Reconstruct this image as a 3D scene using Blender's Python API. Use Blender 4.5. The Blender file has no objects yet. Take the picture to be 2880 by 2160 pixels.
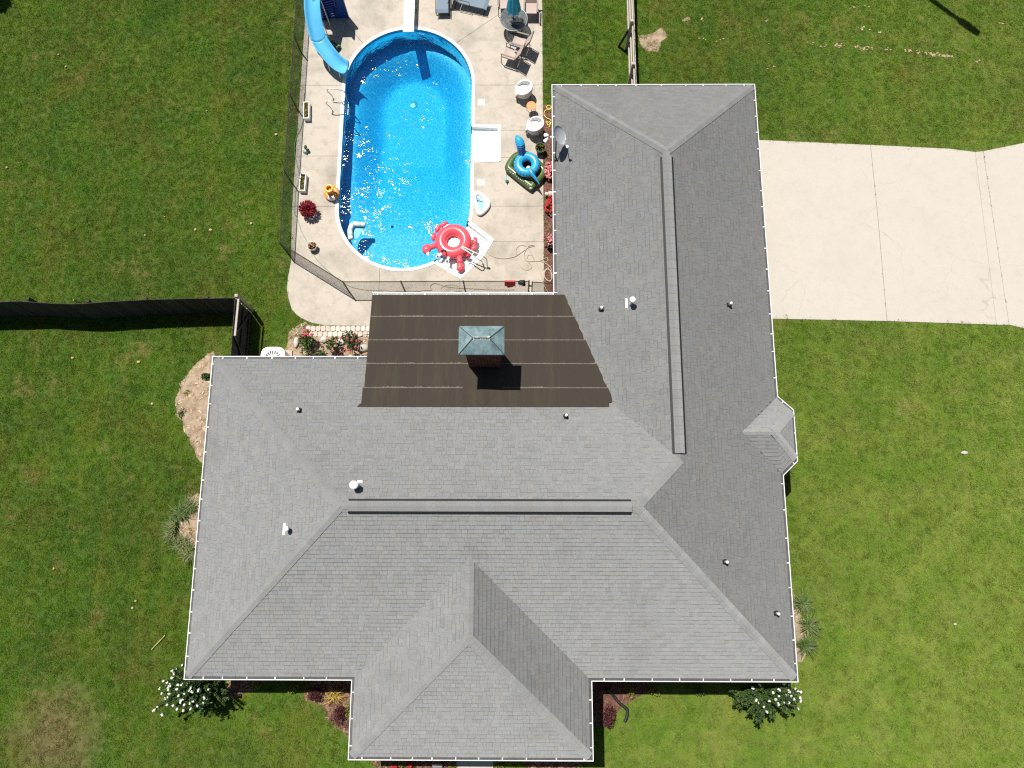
import bpy, math, random
import numpy as np
from mathutils import Vector, Matrix, noise as mnoise
from mathutils.geometry import delaunay_2d_cdt

S = bpy.context.scene
COL = S.collection
R = random.Random(7)
PI = math.pi

# ------------------------------------------------------------------ camera, sky, sun, exposure
cam = bpy.data.objects.new('camera', bpy.data.cameras.new('camera'))
COL.objects.link(cam)
cam.matrix_world = (Matrix.Translation((0, 0, 30)) @ Matrix.Rotation(0.039332, 4, 'Z')
                    @ Matrix.Rotation(0.218906, 4, 'X') @ Matrix.Rotation(-0.037454, 4, 'Z'))
cam.data.sensor_width = 36
cam.data.lens = 36 * 2191 / 2880
cam.data.clip_end = 2000
S.camera = cam

SUN = Vector((-0.234, 0.308, 1)).normalized()
SUN_EL = math.asin(SUN.z)
SUN_AZ = math.atan2(SUN.x, SUN.y)
w = bpy.data.worlds.new('World')
S.world = w
w.use_nodes = True
wn = w.node_tree
bgn = wn.nodes['Background']
sk = wn.nodes.new('ShaderNodeTexSky')
sk.sky_type = 'NISHITA'
sk.sun_disc = False
sk.sun_elevation = SUN_EL
sk.sun_rotation = SUN_AZ
wn.links.new(sk.outputs[0], bgn.inputs[0])
bgn.inputs[1].default_value = 0.05
sl = bpy.data.objects.new('sun', bpy.data.lights.new('sun', 'SUN'))
COL.objects.link(sl)
sl.data.energy = 5.0
sl.data.angle = math.radians(0.53)
sl.data.color = (1, 0.95, 0.87)
sl.rotation_euler = SUN.to_track_quat('Z', 'Y').to_euler()
S.view_settings.view_transform = 'Standard'
S.view_settings.look = 'None'
S.view_settings.exposure = 0.30
S.view_settings.gamma = 1
S.view_settings.use_curve_mapping = False
S.cycles.use_denoising = False
S.cycles.filter_width = 1.25
S.cycles.sample_clamp_indirect = 4
S.cycles.max_bounces = 8
S.cycles.transparent_max_bounces = 12

# ------------------------------------------------------------------ materials
def new_mat(name):
    m = bpy.data.materials.new(name)
    m.use_nodes = True
    nt = m.node_tree
    return m, nt, nt.nodes['Principled BSDF']

def nd(nt, t, **kw):
    n = nt.nodes.new(t)
    for k, v in kw.items():
        if k.startswith('i_'):
            n.inputs[k[2:].replace('_', ' ')].default_value = v
        else:
            setattr(n, k, v)
    return n

def pos(nt):
    return nd(nt, 'ShaderNodeNewGeometry').outputs['Position']

def noise(nt, scale, detail=4, rough=0.6, vec=None, scl=None):
    n = nd(nt, 'ShaderNodeTexNoise')
    n.inputs['Scale'].default_value = scale
    n.inputs['Detail'].default_value = detail
    n.inputs['Roughness'].default_value = rough
    v = vec or pos(nt)
    if scl:
        mp = nd(nt, 'ShaderNodeMapping')
        mp.inputs['Scale'].default_value = scl
        nt.links.new(v, mp.inputs[0])
        v = mp.outputs[0]
    nt.links.new(v, n.inputs['Vector'])
    return n.outputs['Fac']

def rng(nt, v, a, b, c=0.0, d=1.0):
    n = nd(nt, 'ShaderNodeMapRange')
    for i, x in zip((1, 2, 3, 4), (a, b, c, d)):
        n.inputs[i].default_value = x
    nt.links.new(v, n.inputs[0])
    return n.outputs[0]

def mix(nt, f, a, b, mode='MIX'):
    n = nd(nt, 'ShaderNodeMix', data_type='RGBA', blend_type=mode)
    for s, x in ((0, f), (6, a), (7, b)):
        if isinstance(x, bpy.types.NodeSocket):
            nt.links.new(x, n.inputs[s])
        elif s == 0:
            n.inputs[0].default_value = x
        else:
            n.inputs[s].default_value = (*x, 1)
    return n.outputs[2]

def bump(nt, bs, h, strength, dist=0.02):
    n = nd(nt, 'ShaderNodeBump')
    n.inputs['Strength'].default_value = strength
    n.inputs['Distance'].default_value = dist
    nt.links.new(h, n.inputs['Height'])
    nt.links.new(n.outputs[0], bs.inputs['Normal'])

def simple(name, c, rough=0.6, var=0.15, scale=6, metal=0.0, bmp=0.0, bscale=60, spec=0.5, sub=None, emit=None):
    m, nt, bs = new_mat(name)
    f = noise(nt, scale)
    dark = tuple(x * (1 - var) for x in c)
    lite = tuple(min(1, x * (1 + var)) for x in c)
    nt.links.new(mix(nt, rng(nt, f, .3, .7), dark, lite), bs.inputs['Base Color'])
    bs.inputs['Roughness'].default_value = rough
    bs.inputs['Metallic'].default_value = metal
    bs.inputs['Specular IOR Level'].default_value = spec
    if bmp:
        bump(nt, bs, noise(nt, bscale), bmp)
    return m

def tone_mat(name, c, rough=0.8, fine=40, fvar=0.12, stain=0.0, spec=0.3, sub=0.0, hue=None, bmp=0.0, dr=0.0):
    """base colour times the per-piece 'tone' attribute, with grain and worn patches"""
    m, nt, bs = new_mat(name)
    at = nd(nt, 'ShaderNodeAttribute', attribute_name='tone')
    g = rng(nt, noise(nt, fine, 3), .3, .7, 1 - fvar, 1 + fvar)
    mul = nd(nt, 'ShaderNodeMath', operation='MULTIPLY')
    nt.links.new(at.outputs['Fac'], mul.inputs[0])
    nt.links.new(g, mul.inputs[1])
    base = mix(nt, 1.0, c, mul.outputs[0], 'MULTIPLY')
    if hue:
        base = mix(nt, rng(nt, noise(nt, 2.2, 2), .42, .62), base, mix(nt, 1.0, hue, mul.outputs[0], 'MULTIPLY'))
    if stain:
        s1 = rng(nt, noise(nt, 0.45, 5, .7, scl=(1, 1, 1)), .52, .75, 0, stain)
        base = mix(nt, s1, base, tuple(x * .45 for x in c))
    nt.links.new(base, bs.inputs['Base Color'])
    bs.inputs['Roughness'].default_value = rough
    bs.inputs['Diffuse Roughness'].default_value = dr
    bs.inputs['Specular IOR Level'].default_value = spec
    if bmp:
        bump(nt, bs, noise(nt, fine * 2), bmp)
    return m

def concrete(name, c, dirt, amt, cracks=False):
    m, nt, bs = new_mat(name)
    big = noise(nt, .55, 6, .65)
    med = noise(nt, 2.6, 6, .7)
    fine = noise(nt, 45, 3, .7)
    b = mix(nt, rng(nt, fine, .3, .7), tuple(x * .9 for x in c), tuple(min(1, x * 1.07) for x in c))
    b = mix(nt, rng(nt, big, .46, .72, 0, amt), b, dirt)
    b = mix(nt, rng(nt, med, .5, .8, 0, amt * .8), b, tuple(x * .8 for x in dirt))
    b = mix(nt, rng(nt, noise(nt, 9, 2), .66, .74, 0, amt * .35), b, tuple(min(1, x * 1.15) for x in c))
    if cracks:
        vo = nd(nt, 'ShaderNodeTexVoronoi', feature='DISTANCE_TO_EDGE')
        vo.inputs['Scale'].default_value = .33
        nz = nd(nt, 'ShaderNodeTexNoise'); nz.inputs['Scale'].default_value = 1.4
        va = nd(nt, 'ShaderNodeVectorMath', operation='ADD')
        nt.links.new(pos(nt), nz.inputs['Vector'])
        sc = nd(nt, 'ShaderNodeVectorMath', operation='SCALE'); sc.inputs['Scale'].default_value = .5
        nt.links.new(nz.outputs['Color'], sc.inputs[0])
        nt.links.new(pos(nt), va.inputs[0]); nt.links.new(sc.outputs[0], va.inputs[1])
        nt.links.new(va.outputs[0], vo.inputs['Vector'])
        br = rng(nt, noise(nt, .5, 2), .45, .6)
        k = rng(nt, vo.outputs['Distance'], 0, .006, .28, 0)
        mm = nd(nt, 'ShaderNodeMath', operation='MULTIPLY')
        nt.links.new(k, mm.inputs[0]); nt.links.new(br, mm.inputs[1])
        b = mix(nt, mm.outputs[0], b, tuple(x * .45 for x in dirt))
    nt.links.new(b, bs.inputs['Base Color'])
    bs.inputs['Roughness'].default_value = .85
    bump(nt, bs, fine, .25, .004)
    return m

M = {}
M['deck'] = concrete('deck_concrete', (.465, .418, .352), (.28, .255, .21), .85)
M['drive'] = concrete('drive_concrete', (.475, .437, .385), (.40, .375, .335), .4, True)
M['white'] = simple('white_paint', (.80, .80, .78), .45, .04)
M['white_plastic'] = simple('white_plastic', (.84, .84, .83), .35, .03)
M['gutter'] = simple('gutter_white', (.82, .82, .80), .4, .08, 12)
M['grey_metal'] = simple('grey_metal', (.42, .44, .46), .35, .1, metal=.6)
M['steel'] = simple('polished_steel', (.66, .66, .64), .4, .05, metal=.35)
M['dark_metal'] = simple('dark_metal', (.030, .026, .022), .5, .2)
M['black'] = simple('black_plastic', (.012, .012, .013), .5, .2)
M['rubber'] = simple('black_rubber', (.02, .02, .02), .8, .2)
M['shingle'] = tone_mat('asphalt_shingle', (.262, .264, .260), .92, 38, .20, .30, .2, hue=(.252, .262, .268), dr=1.0)
M['underlay'] = simple('roof_underlay', (.10, .10, .10), .95)
M['brick'] = tone_mat('brick', (.13, .05, .036), .9, 30, .25)
M['brick_wall'] = simple('brick_wall', (.26, .12, .085), .9, .2, 4)
M['mortar'] = simple('mortar', (.12, .10, .085), .95)
M['teal'] = simple('teal_canvas', (.04, .46, .58), .75, .12, 9)
M['tan'] = simple('tan_sling', (.43, .35, .31), .8, .06, 40)
M['arm_tan'] = simple('taupe_arm', (.24, .20, .17), .6, .08)
M['slate'] = simple('slate_blue_sling', (.17, .22, .28), .8, .06, 40)
M['wicker'] = simple('white_wicker', (.64, .64, .63), .6, .06, 50, bmp=.15, bscale=70)
M['cushion'] = simple('white_cushion', (.82, .82, .82), .85, .03, 8)
M['orange'] = simple('orange_enamel', (.85, .25, .07), .4, .05)
M['slide'] = simple('slide_blue', (.12, .50, .80), .28, .04, 2)
M['slide_dark'] = simple('slide_dark_blue', (.012, .06, .26), .4, .1)
M['crab'] = simple('red_vinyl', (.80, .10, .13), .22, .06, 3)
M['crab_dark'] = simple('dark_red_vinyl', (.5, .015, .03), .25, .06, 3)
M['vinyl_white'] = simple('white_vinyl', (.85, .85, .83), .25, .03, 3)
M['vinyl_blue'] = simple('blue_vinyl', (.03, .36, .64), .25, .08, 3)
M['vinyl_navy'] = simple('navy_print', (.01, .06, .22), .3, .1)
M['vinyl_cyan'] = simple('cyan_vinyl', (.12, .62, .80), .3, .05)
M['vinyl_orange'] = simple('orange_vinyl', (.85, .30, .03), .25, .06, 3)
M['vinyl_yellow'] = simple('yellow_vinyl', (.9, .50, .06), .25, .06, 3)
M['hoop_amber'] = simple('amber_vinyl', (.88, .40, .05), .25, .06, 3)
M['vinyl_green'] = simple('olive_vinyl', (.075, .12, .035), .3, .15, 3)
M['vinyl_maroon'] = simple('maroon_vinyl', (.18, .008, .02), .35, .1)
M['foam'] = simple('pale_foam', (.80, .70, .64), .6, .12, 2.5)
M['terracotta'] = simple('dark_pot', (.045, .03, .025), .7, .2)
M['pot_grey'] = simple('grey_pot', (.45, .42, .38), .8, .15)
M['soil'] = simple('soil', (.07, .05, .035), .98, .4, 14, bmp=.6)
M['hose_tan'] = simple('tan_hose', (.42, .37, .28), .5, .1)
M['hose_yellow'] = simple('yellow_hose', (.75, .60, .10), .5, .08)
M['hose_green'] = simple('green_hose', (.10, .28, .18), .5, .1)
M['rock'] = simple('pale_rock', (.50, .47, .42), .9, .25, 9, bmp=.6, bscale=14)
M['red_cloth'] = simple('red_towel', (.48, .05, .06), .95, .15, 20)
M['leaf_litter'] = simple('dry_leaf', (.44, .30, .17), .9, .25, 9)
M['straw'] = simple('straw', (.36, .32, .14), .9, .2, 9)
M['teal_plastic'] = simple('pale_teal_plastic', (.25, .45, .43), .4, .15, 12)
M['glass'] = None
M['wood_dark'] = tone_mat('stained_wood', (.048, .042, .037), .85, 26, .3)
M['wood_grey'] = tone_mat('weathered_wood', (.42, .38, .33), .9, 26, .22)
M['bark'] = simple('bark', (.10, .075, .055), .95, .3, 12)
M['leaf'] = tone_mat('green_leaf', (.040, .085, .022), .6, 18, .2, hue=(.06, .11, .02))
M['leaf_yellow'] = tone_mat('yellow_green_leaf', (.19, .20, .03), .65, 18, .2)
M['leaf_red'] = tone_mat('burgundy_leaf', (.085, .024, .026), .6, 18, .25)
M['liriope'] = tone_mat('liriope_blade', (.070, .115, .026), .6, 14, .2, hue=(.14, .16, .06))
M['golden'] = tone_mat('golden_grass', (.34, .23, .05), .7, 14, .2)
M['petal_white'] = tone_mat('white_petal', (.82, .81, .76), .8, 20, .06)
M['petal_pink'] = tone_mat('pink_petal', (.66, .25, .26), .8, 20, .15)
M['petal_red'] = tone_mat('red_petal', (.50, .02, .03), .8, 20, .2)
M['petal_crimson'] = tone_mat('crimson_leaf', (.27, .012, .026), .7, 20, .3)
M['rose'] = tone_mat('rose_petal', (.62, .07, .12), .8, 20, .15)
M['mulch'] = tone_mat('mulch_chip', (.155, .078, .058), .95, 26, .3)
M['mulch_tan'] = tone_mat('tan_mulch_chip', (.21, .13, .085), .95, 26, .3)
M['dirt_crumb'] = tone_mat('dirt_crumb', (.40, .295, .19), .95, 26, .3)
M['mulch_bed'] = simple('mulch_bed', (.11, .05, .034), .98, .35, 16, bmp=.6)
M['paver'] = tone_mat('concrete_paver', (.58, .49, .43), .9, 22, .12)
M['copper'] = None

def bare_dirt():
    m, nt, bs = new_mat('bare_dirt')
    a = mix(nt, rng(nt, noise(nt, 3.5, 6, .7), .35, .68), (.24, .165, .105), (.46, .365, .265))
    a = mix(nt, rng(nt, noise(nt, 1.1, 3), .5, .7, 0, .7), a, (.36, .29, .21))
    nt.links.new(a, bs.inputs['Base Color'])
    bs.inputs['Roughness'].default_value = .97
    bump(nt, bs, noise(nt, 14, 6, .75), .8, .06)
    return m
M['dirt'] = bare_dirt()

def membrane():
    m, nt, bs = new_mat('rolled_roofing')
    a = mix(nt, rng(nt, noise(nt, 60, 3), .3, .7), (.032, .026, .020), (.050, .041, .032))
    st = noise(nt, 1.0, 5, .75, scl=(3.2, .22, 1))
    a = mix(nt, rng(nt, st, .48, .74, 0, .8), a, (.060, .050, .030))
    st2 = noise(nt, 1.6, 5, .75, scl=(2.2, .16, 1))
    a = mix(nt, rng(nt, st2, .58, .78, 0, .7), a, (.075, .042, .027))
    a = mix(nt, rng(nt, noise(nt, 3.2, 6, .8), .70, .78, 0, .35), a, (.20, .19, .16))
    nt.links.new(a, bs.inputs['Base Color'])
    bs.inputs['Roughness'].default_value = .9
    bs.inputs['Specular IOR Level'].default_value = .3
    return m
M['membrane'] = membrane()
M['lap'] = simple('roofing_lap', (.15, .135, .11), .9, .4, 25)

def copper():
    m, nt, bs = new_mat('aged_copper')
    a = mix(nt, rng(nt, noise(nt, 3.2, 5), .35, .66), (.115, .19, .21), (.22, .315, .335))
    a = mix(nt, rng(nt, noise(nt, 5, 4, .8, scl=(1, .5, 1)), .5, .7, 0, .8), a, (.07, .095, .10))
    nt.links.new(a, bs.inputs['Base Color'])
    bs.inputs['Roughness'].default_value = .55
    bs.inputs['Metallic'].default_value = .15
    return m
M['copper'] = copper()

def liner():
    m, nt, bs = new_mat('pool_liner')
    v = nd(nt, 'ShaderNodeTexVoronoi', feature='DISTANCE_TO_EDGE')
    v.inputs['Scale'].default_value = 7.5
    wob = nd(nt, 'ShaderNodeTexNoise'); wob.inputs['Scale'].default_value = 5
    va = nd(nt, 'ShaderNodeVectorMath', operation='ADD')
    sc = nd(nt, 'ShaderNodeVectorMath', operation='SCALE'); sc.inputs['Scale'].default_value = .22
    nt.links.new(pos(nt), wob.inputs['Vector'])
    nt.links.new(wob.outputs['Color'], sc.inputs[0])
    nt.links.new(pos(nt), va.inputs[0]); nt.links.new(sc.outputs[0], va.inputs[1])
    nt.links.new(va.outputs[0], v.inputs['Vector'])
    f = rng(nt, v.outputs['Distance'], 0, .09, 1, 0)  # pale net painted in: liner print doubling as rippled light under water
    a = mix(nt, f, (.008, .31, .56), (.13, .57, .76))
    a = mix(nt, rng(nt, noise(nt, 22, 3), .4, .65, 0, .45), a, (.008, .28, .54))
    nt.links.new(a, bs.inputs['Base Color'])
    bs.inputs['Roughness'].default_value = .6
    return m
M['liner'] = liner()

def water():
    m = bpy.data.materials.new('pool_water')
    m.use_nodes = True
    nt = m.node_tree
    nt.nodes.clear()
    out = nd(nt, 'ShaderNodeOutputMaterial')
    tr = nd(nt, 'ShaderNodeBsdfTransparent')
    gl = nd(nt, 'ShaderNodeBsdfGlossy')
    gl.inputs['Roughness'].default_value = .028
    fr = nd(nt, 'ShaderNodeFresnel'); fr.inputs['IOR'].default_value = 1.33
    mx = nd(nt, 'ShaderNodeMixShader')
    bp = nd(nt, 'ShaderNodeBump')
    bp.inputs['Strength'].default_value = 1.0
    bp.inputs['Distance'].default_value = .052
    h1 = noise(nt, 3.8, 3, .55, scl=(.5, 1, 1))
    h2 = noise(nt, 1.0, 2, .5, scl=(.4, 1, 1))
    ad = nd(nt, 'ShaderNodeMath', operation='MULTIPLY_ADD')
    nt.links.new(h2, ad.inputs[0]); ad.inputs[1].default_value = 1.2
    nt.links.new(h1, ad.inputs[2])
    wind = rng(nt, noise(nt, .42, 2, .5), .42, .60, .25, 1.0)
    wm = nd(nt, 'ShaderNodeMath', operation='MULTIPLY')
    nt.links.new(ad.outputs[0], wm.inputs[0]); nt.links.new(wind, wm.inputs[1])
    nt.links.new(wm.outputs[0], bp.inputs['Height'])
    nt.links.new(bp.outputs[0], gl.inputs['Normal'])
    nt.links.new(fr.outputs[0], mx.inputs[0])
    nt.links.new(tr.outputs[0], mx.inputs[1]); nt.links.new(gl.outputs[0], mx.inputs[2])
    nt.links.new(mx.outputs[0], out.inputs['Surface'])
    va = nd(nt, 'ShaderNodeVolumeAbsorption')
    va.inputs['Color'].default_value = (.12, .90, .98, 1)
    va.inputs['Density'].default_value = .50
    nt.links.new(va.outputs[0], out.inputs['Volume'])
    return m
M['water'] = water()

def table_glass():
    m = bpy.data.materials.new('smoked_glass')
    m.use_nodes = True
    nt = m.node_tree
    bs = nt.nodes['Principled BSDF']
    out = nt.nodes['Material Output']
    a = mix(nt, rng(nt, noise(nt, 14, 5, .8), .45, .7), (.10, .115, .125), (.27, .28, .28))
    nt.links.new(a, bs.inputs['Base Color'])
    bs.inputs['Roughness'].default_value = .25
    tr = nd(nt, 'ShaderNodeBsdfTransparent'); tr.inputs[0].default_value = (.75, .8, .8, 1)
    mx = nd(nt, 'ShaderNodeMixShader'); mx.inputs[0].default_value = .45
    nt.links.new(bs.outputs[0], mx.inputs[1]); nt.links.new(tr.outputs[0], mx.inputs[2])
    nt.links.new(mx.outputs[0], out.inputs['Surface'])
    return m
M['glass'] = table_glass()

def sling_mesh():
    m = bpy.data.materials.new('blue_mesh')
    m.use_nodes = True
    nt = m.node_tree
    bs = nt.nodes['Principled BSDF']
    out = nt.nodes['Material Output']
    bs.inputs['Base Color'].default_value = (.12, .55, .78, 1)
    tr = nd(nt, 'ShaderNodeBsdfTransparent')
    mx = nd(nt, 'ShaderNodeMixShader'); mx.inputs[0].default_value = .18
    nt.links.new(bs.outputs[0], mx.inputs[1]); nt.links.new(tr.outputs[0], mx.inputs[2])
    nt.links.new(mx.outputs[0], out.inputs['Surface'])
    return m
M['blue_mesh'] = sling_mesh()

def grass_mat(name, blades):
    m, nt, bs = new_mat(name)
    n1 = noise(nt, .16, 5, .62)
    n2 = noise(nt, .75, 6, .7)
    n3 = noise(nt, 3.2, 4, .7)
    a = mix(nt, rng(nt, n3, .32, .68), (.043, .122, .004), (.074, .172, .007))
    a = mix(nt, rng(nt, n2, .42, .70, 0, .75), a, (.130, .172, .011))
    a = mix(nt, rng(nt, n1, .40, .62, 0, .55), a, (.033, .085, .0035))
    dry = noise(nt, .55, 6, .75)
    a = mix(nt, rng(nt, dry, .57, .72, 0, .8), a, (.29, .225, .075))
    a = mix(nt, rng(nt, noise(nt, .34, 5, .7), .50, .66, 0, .6), a, (.098, .098, .012))
    a = mix(nt, rng(nt, noise(nt, .27, 4, .6, scl=(1, 1.3, 2)), .54, .66, 0, .55), a, (.030, .098, .008))
    # mower tracks running north-south
    mw = noise(nt, .9, 3, .6, scl=(1.6, .07, 1))
    a = mix(nt, rng(nt, mw, .50, .68, 0, .45), a, (.125, .150, .014))
    # worn brown turf in the south-west corner
    cd = nd(nt, 'ShaderNodeVectorMath', operation='DISTANCE'); cd.inputs[1].default_value = (*(-16.743, -6.301), 0)
    nt.links.new(pos(nt), cd.inputs[0])
    ml = nd(nt, 'ShaderNodeMath', operation='MULTIPLY_ADD')
    nt.links.new(n2, ml.inputs[0]); ml.inputs[1].default_value = 3.2
    nt.links.new(cd.outputs['Value'], ml.inputs[2])
    a = mix(nt, rng(nt, ml.outputs[0], 2.2, 3.7, .85, 0), a, mix(nt, rng(nt, n3, .35, .65), (.085, .075, .018), (.22, .165, .075)))
    # yellower grass to the south-east, with the brightening away from the sun painted in too
    sx = nd(nt, 'ShaderNodeSeparateXYZ')
    nt.links.new(pos(nt), sx.inputs[0])
    e = nd(nt, 'ShaderNodeMath', operation='MULTIPLY_ADD')
    nt.links.new(sx.outputs['Y'], e.inputs[0]); e.inputs[1].default_value = -.75
    nt.links.new(sx.outputs['X'], e.inputs[2])
    a = mix(nt, rng(nt, e.outputs[0], -10, 20, 0, .72), a, mix(nt, rng(nt, n2, .35, .65), (.150, .255, .020), (.265, .322, .062)))
    if blades:
        oi = nd(nt, 'ShaderNodeObjectInfo')
        k = rng(nt, oi.outputs['Random'], 0, 1, .5, 1.5)
        a = mix(nt, 1.0, a, k, 'MULTIPLY')
        bs.inputs['Roughness'].default_value = .55
        bs.inputs['Specular IOR Level'].default_value = .03
    else:
        a = mix(nt, .35, a, (.050, .045, .010))
        bs.inputs['Roughness'].default_value = .95
        bump(nt, bs, noise(nt, 18, 5, .8), .6, .05)
    nt.links.new(a, bs.inputs['Base Color'])
    return m
M['lawn'] = grass_mat('lawn_ground', False)
M['grass'] = grass_mat('grass_blade', True)

# ------------------------------------------------------------------ mesh helpers
class MB:
    def __init__(s):
        s.v = []; s.f = []; s.t = []; s.m = []
    def add(s, v, f, tone=1.0, mi=0):
        o = len(s.v)
        s.v += [tuple(x) for x in v]
        s.f += [tuple(i + o for i in q) for q in f]
        s.t += [tone] * len(f); s.m += [mi] * len(f)
        return s
    def box(s, c, d, rz=0.0, tone=1.0, mi=0):
        cx, cy, cz = c; dx, dy, dz = (x / 2 for x in d)
        ca, sa = math.cos(rz), math.sin(rz)
        v = [(cx + x * ca - y * sa, cy + x * sa + y * ca, cz + z) for z in (-dz, dz) for x, y in ((-dx, -dy), (dx, -dy), (dx, dy), (-dx, dy))]
        return s.add(v, [(3, 2, 1, 0), (4, 5, 6, 7), (0, 1, 5, 4), (1, 2, 6, 5), (2, 3, 7, 6), (3, 0, 4, 7)], tone, mi)
    def bar(s, p, q, w, h, up=(0, 0, 1), tone=1.0, mi=0):
        p = Vector(p); q = Vector(q); d = (q - p).normalized(); u = Vector(up)
        if abs(d.dot(u)) > .98: u = Vector((1, 0, 0))
        a = d.cross(u).normalized() * (w / 2); b = a.cross(d).normalized() * (h / 2)
        v = [x + i * a + j * b for x in (p, q) for i, j in ((-1, -1), (1, -1), (1, 1), (-1, 1))]
        return s.add(v, [(0, 1, 2, 3), (7, 6, 5, 4), (0, 4, 5, 1), (1, 5, 6, 2), (2, 6, 7, 3), (3, 7, 4, 0)], tone, mi)
    def prism(s, poly, z0, z1, tone=1.0, mi=0, bottom=False):
        n = len(poly)
        v = [(x, y, z0) for x, y in poly] + [(x, y, z1) for x, y in poly]
        f = [tuple(range(n, 2 * n))] + [(i, (i + 1) % n, n + (i + 1) % n, n + i) for i in range(n)]
        if bottom: f.append(tuple(range(n - 1, -1, -1)))
        return s.add(v, f, tone, mi)
    def tube(s, pts, r, n=8, closed=False, tone=1.0, mi=0, caps=True, flat=1.0):
        pts = [Vector(p) for p in pts]; k = len(pts)
        rs = r if isinstance(r, (list, tuple)) else [r] * k
        v = []; prev = None
        for i, p in enumerate(pts):
            a = pts[(i - 1) % k] if (closed or i) else p
            b = pts[(i + 1) % k] if (closed or i < k - 1) else p
            d = (b - a).normalized()
            if prev is None:
                u = Vector((0, 0, 1)) if abs(d.z) < .9 else Vector((1, 0, 0))
            else: u = prev
            u = (u - d * u.dot(d)).normalized(); prev = u
            w_ = d.cross(u)
            for j in range(n):
                t = 2 * PI * j / n
                v.append(p + rs[i] * (math.cos(t) * u * flat + math.sin(t) * w_))
        f = []
        for i in range(k if closed else k - 1):
            i2 = (i + 1) % k
            for j in range(n):
                j2 = (j + 1) % n
                f.append((i * n + j, i * n + j2, i2 * n + j2, i2 * n + j))
        if caps and not closed:
            f.append(tuple(range(n - 1, -1, -1))); f.append(tuple((k - 1) * n + j for j in range(n)))
        return s.add(v, f, tone, mi)
    def lathe(s, prof, c=(0, 0, 0), n=20, tone=1.0, mi=0, sx=1.0, sy=1.0):
        v = []; k = len(prof)
        for r, z in prof:
            for j in range(n):
                t = 2 * PI * j / n
                v.append((c[0] + r * math.cos(t) * sx, c[1] + r * math.sin(t) * sy, c[2] + z))
        f = []
        for i in range(k - 1):
            for j in range(n):
                j2 = (j + 1) % n
                f.append((i * n + j, i * n + j2, (i + 1) * n + j2, (i + 1) * n + j))
        f.append(tuple(range(n - 1, -1, -1))); f.append(tuple((k - 1) * n + j for j in range(n)))
        return s.add(v, f, tone, mi)
    def ball(s, c, r, n=8, m=5, tone=1.0, mi=0):
        rx, ry, rz = r if isinstance(r, (list, tuple)) else (r, r, r)
        v = [(c[0], c[1], c[2] - rz)]
        for i in range(1, m):
            a = -PI / 2 + PI * i / m
            for j in range(n):
                t = 2 * PI * j / n
                v.append((c[0] + rx * math.cos(a) * math.cos(t), c[1] + ry * math.cos(a) * math.sin(t), c[2] + rz * math.sin(a)))
        v.append((c[0], c[1], c[2] + rz))
        f = [(0, 1 + (j + 1) % n, 1 + j) for j in range(n)]
        for i in range(m - 2):
            for j in range(n):
                j2 = (j + 1) % n
                f.append((1 + i * n + j, 1 + i * n + j2, 1 + (i + 1) * n + j2, 1 + (i + 1) * n + j))
        L = len(v) - 1
        f += [(1 + (m - 2) * n + j, 1 + (m - 2) * n + (j + 1) % n, L) for j in range(n)]
        return s.add(v, f, tone, mi)
    def torus(s, c, R_, r, n=36, m=14, tone=1.0, mi=0, zs=1.0, col=None):
        v = []; f = []
        for i in range(n):
            a = 2 * PI * i / n
            for j in range(m):
                t = 2 * PI * j / m
                q = R_ + r * math.cos(t)
                v.append((c[0] + q * math.cos(a), c[1] + q * math.sin(a), c[2] + r * zs * math.sin(t)))
        o = len(s.f)
        for i in range(n):
            for j in range(m):
                f.append((i * m + j, ((i + 1) % n) * m + j, ((i + 1) % n) * m + (j + 1) % m, i * m + (j + 1) % m))
        s.add(v, f, tone, mi)
        if col:
            for i in range(n):
                for j in range(m):
                    s.m[o + i * m + j] = col(i / n, j / m)
        return s
    def leaf(s, p, d, length, width, tone=1.0, rnd=R):
        """one leaf: a bent diamond of two faces"""
        p = Vector(p); d = Vector(d).normalized()
        u = d.cross(Vector((rnd.uniform(-1, 1), rnd.uniform(-1, 1), rnd.uniform(-1, 1)))).normalized() * (width / 2)
        mid = p + d * length * .5
        return s.add([p, mid + u, p + d * length, mid - u], [(0, 1, 2), (0, 2, 3)], tone)

ORG = {}
def org(o):
    return ORG.get(o.name, Vector((0, 0, 0))) if o else Vector((0, 0, 0))

def tag(o, label=None, cat=None, group=None, kind=None):
    if label: o['label'] = label
    if cat: o['category'] = cat
    if group: o['group'] = group
    if kind: o['kind'] = kind
    return o

def build(b, name, mat, parent=None, smooth=False, at=None, keep=False):
    """link one mesh object; vertices are given in world metres, stored relative to the thing's base"""
    o0 = org(parent) if parent else (Vector(at) if at else Vector((0, 0, 0)))
    me = bpy.data.meshes.new(name)
    me.from_pydata([(x - o0.x, y - o0.y, z - o0.z) for x, y, z in b.v], [], b.f)
    mats = mat if isinstance(mat, list) else [mat]
    for x in mats: me.materials.append(M[x] if isinstance(x, str) else x)
    if len(mats) > 1: me.polygons.foreach_set('material_index', b.m)
    a = me.attributes.new('tone', 'FLOAT', 'FACE')
    a.data.foreach_set('value', b.t)
    if smooth: me.polygons.foreach_set('use_smooth', [True] * len(b.f))
    me.update()
    o = bpy.data.objects.new(name, me)
    COL.objects.link(o)
    if parent:
        o.parent = parent
        ORG[o.name] = o0
    elif at:
        o.location = at
        ORG[o.name] = o0
    return o

def thing(name, label, cat, at=(0, 0, 0), group=None, kind=None):
    o = bpy.data.objects.new(name, None)
    COL.objects.link(o)
    o.empty_display_size = .2
    o.location = at
    ORG[o.name] = Vector(at)
    return tag(o, label, cat, group, kind)

def copy_tree(o, parent=None):
    c = o.copy()
    COL.objects.link(c)
    if parent: c.parent = parent
    for ch in list(o.children): copy_tree(ch, c)
    return c

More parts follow.
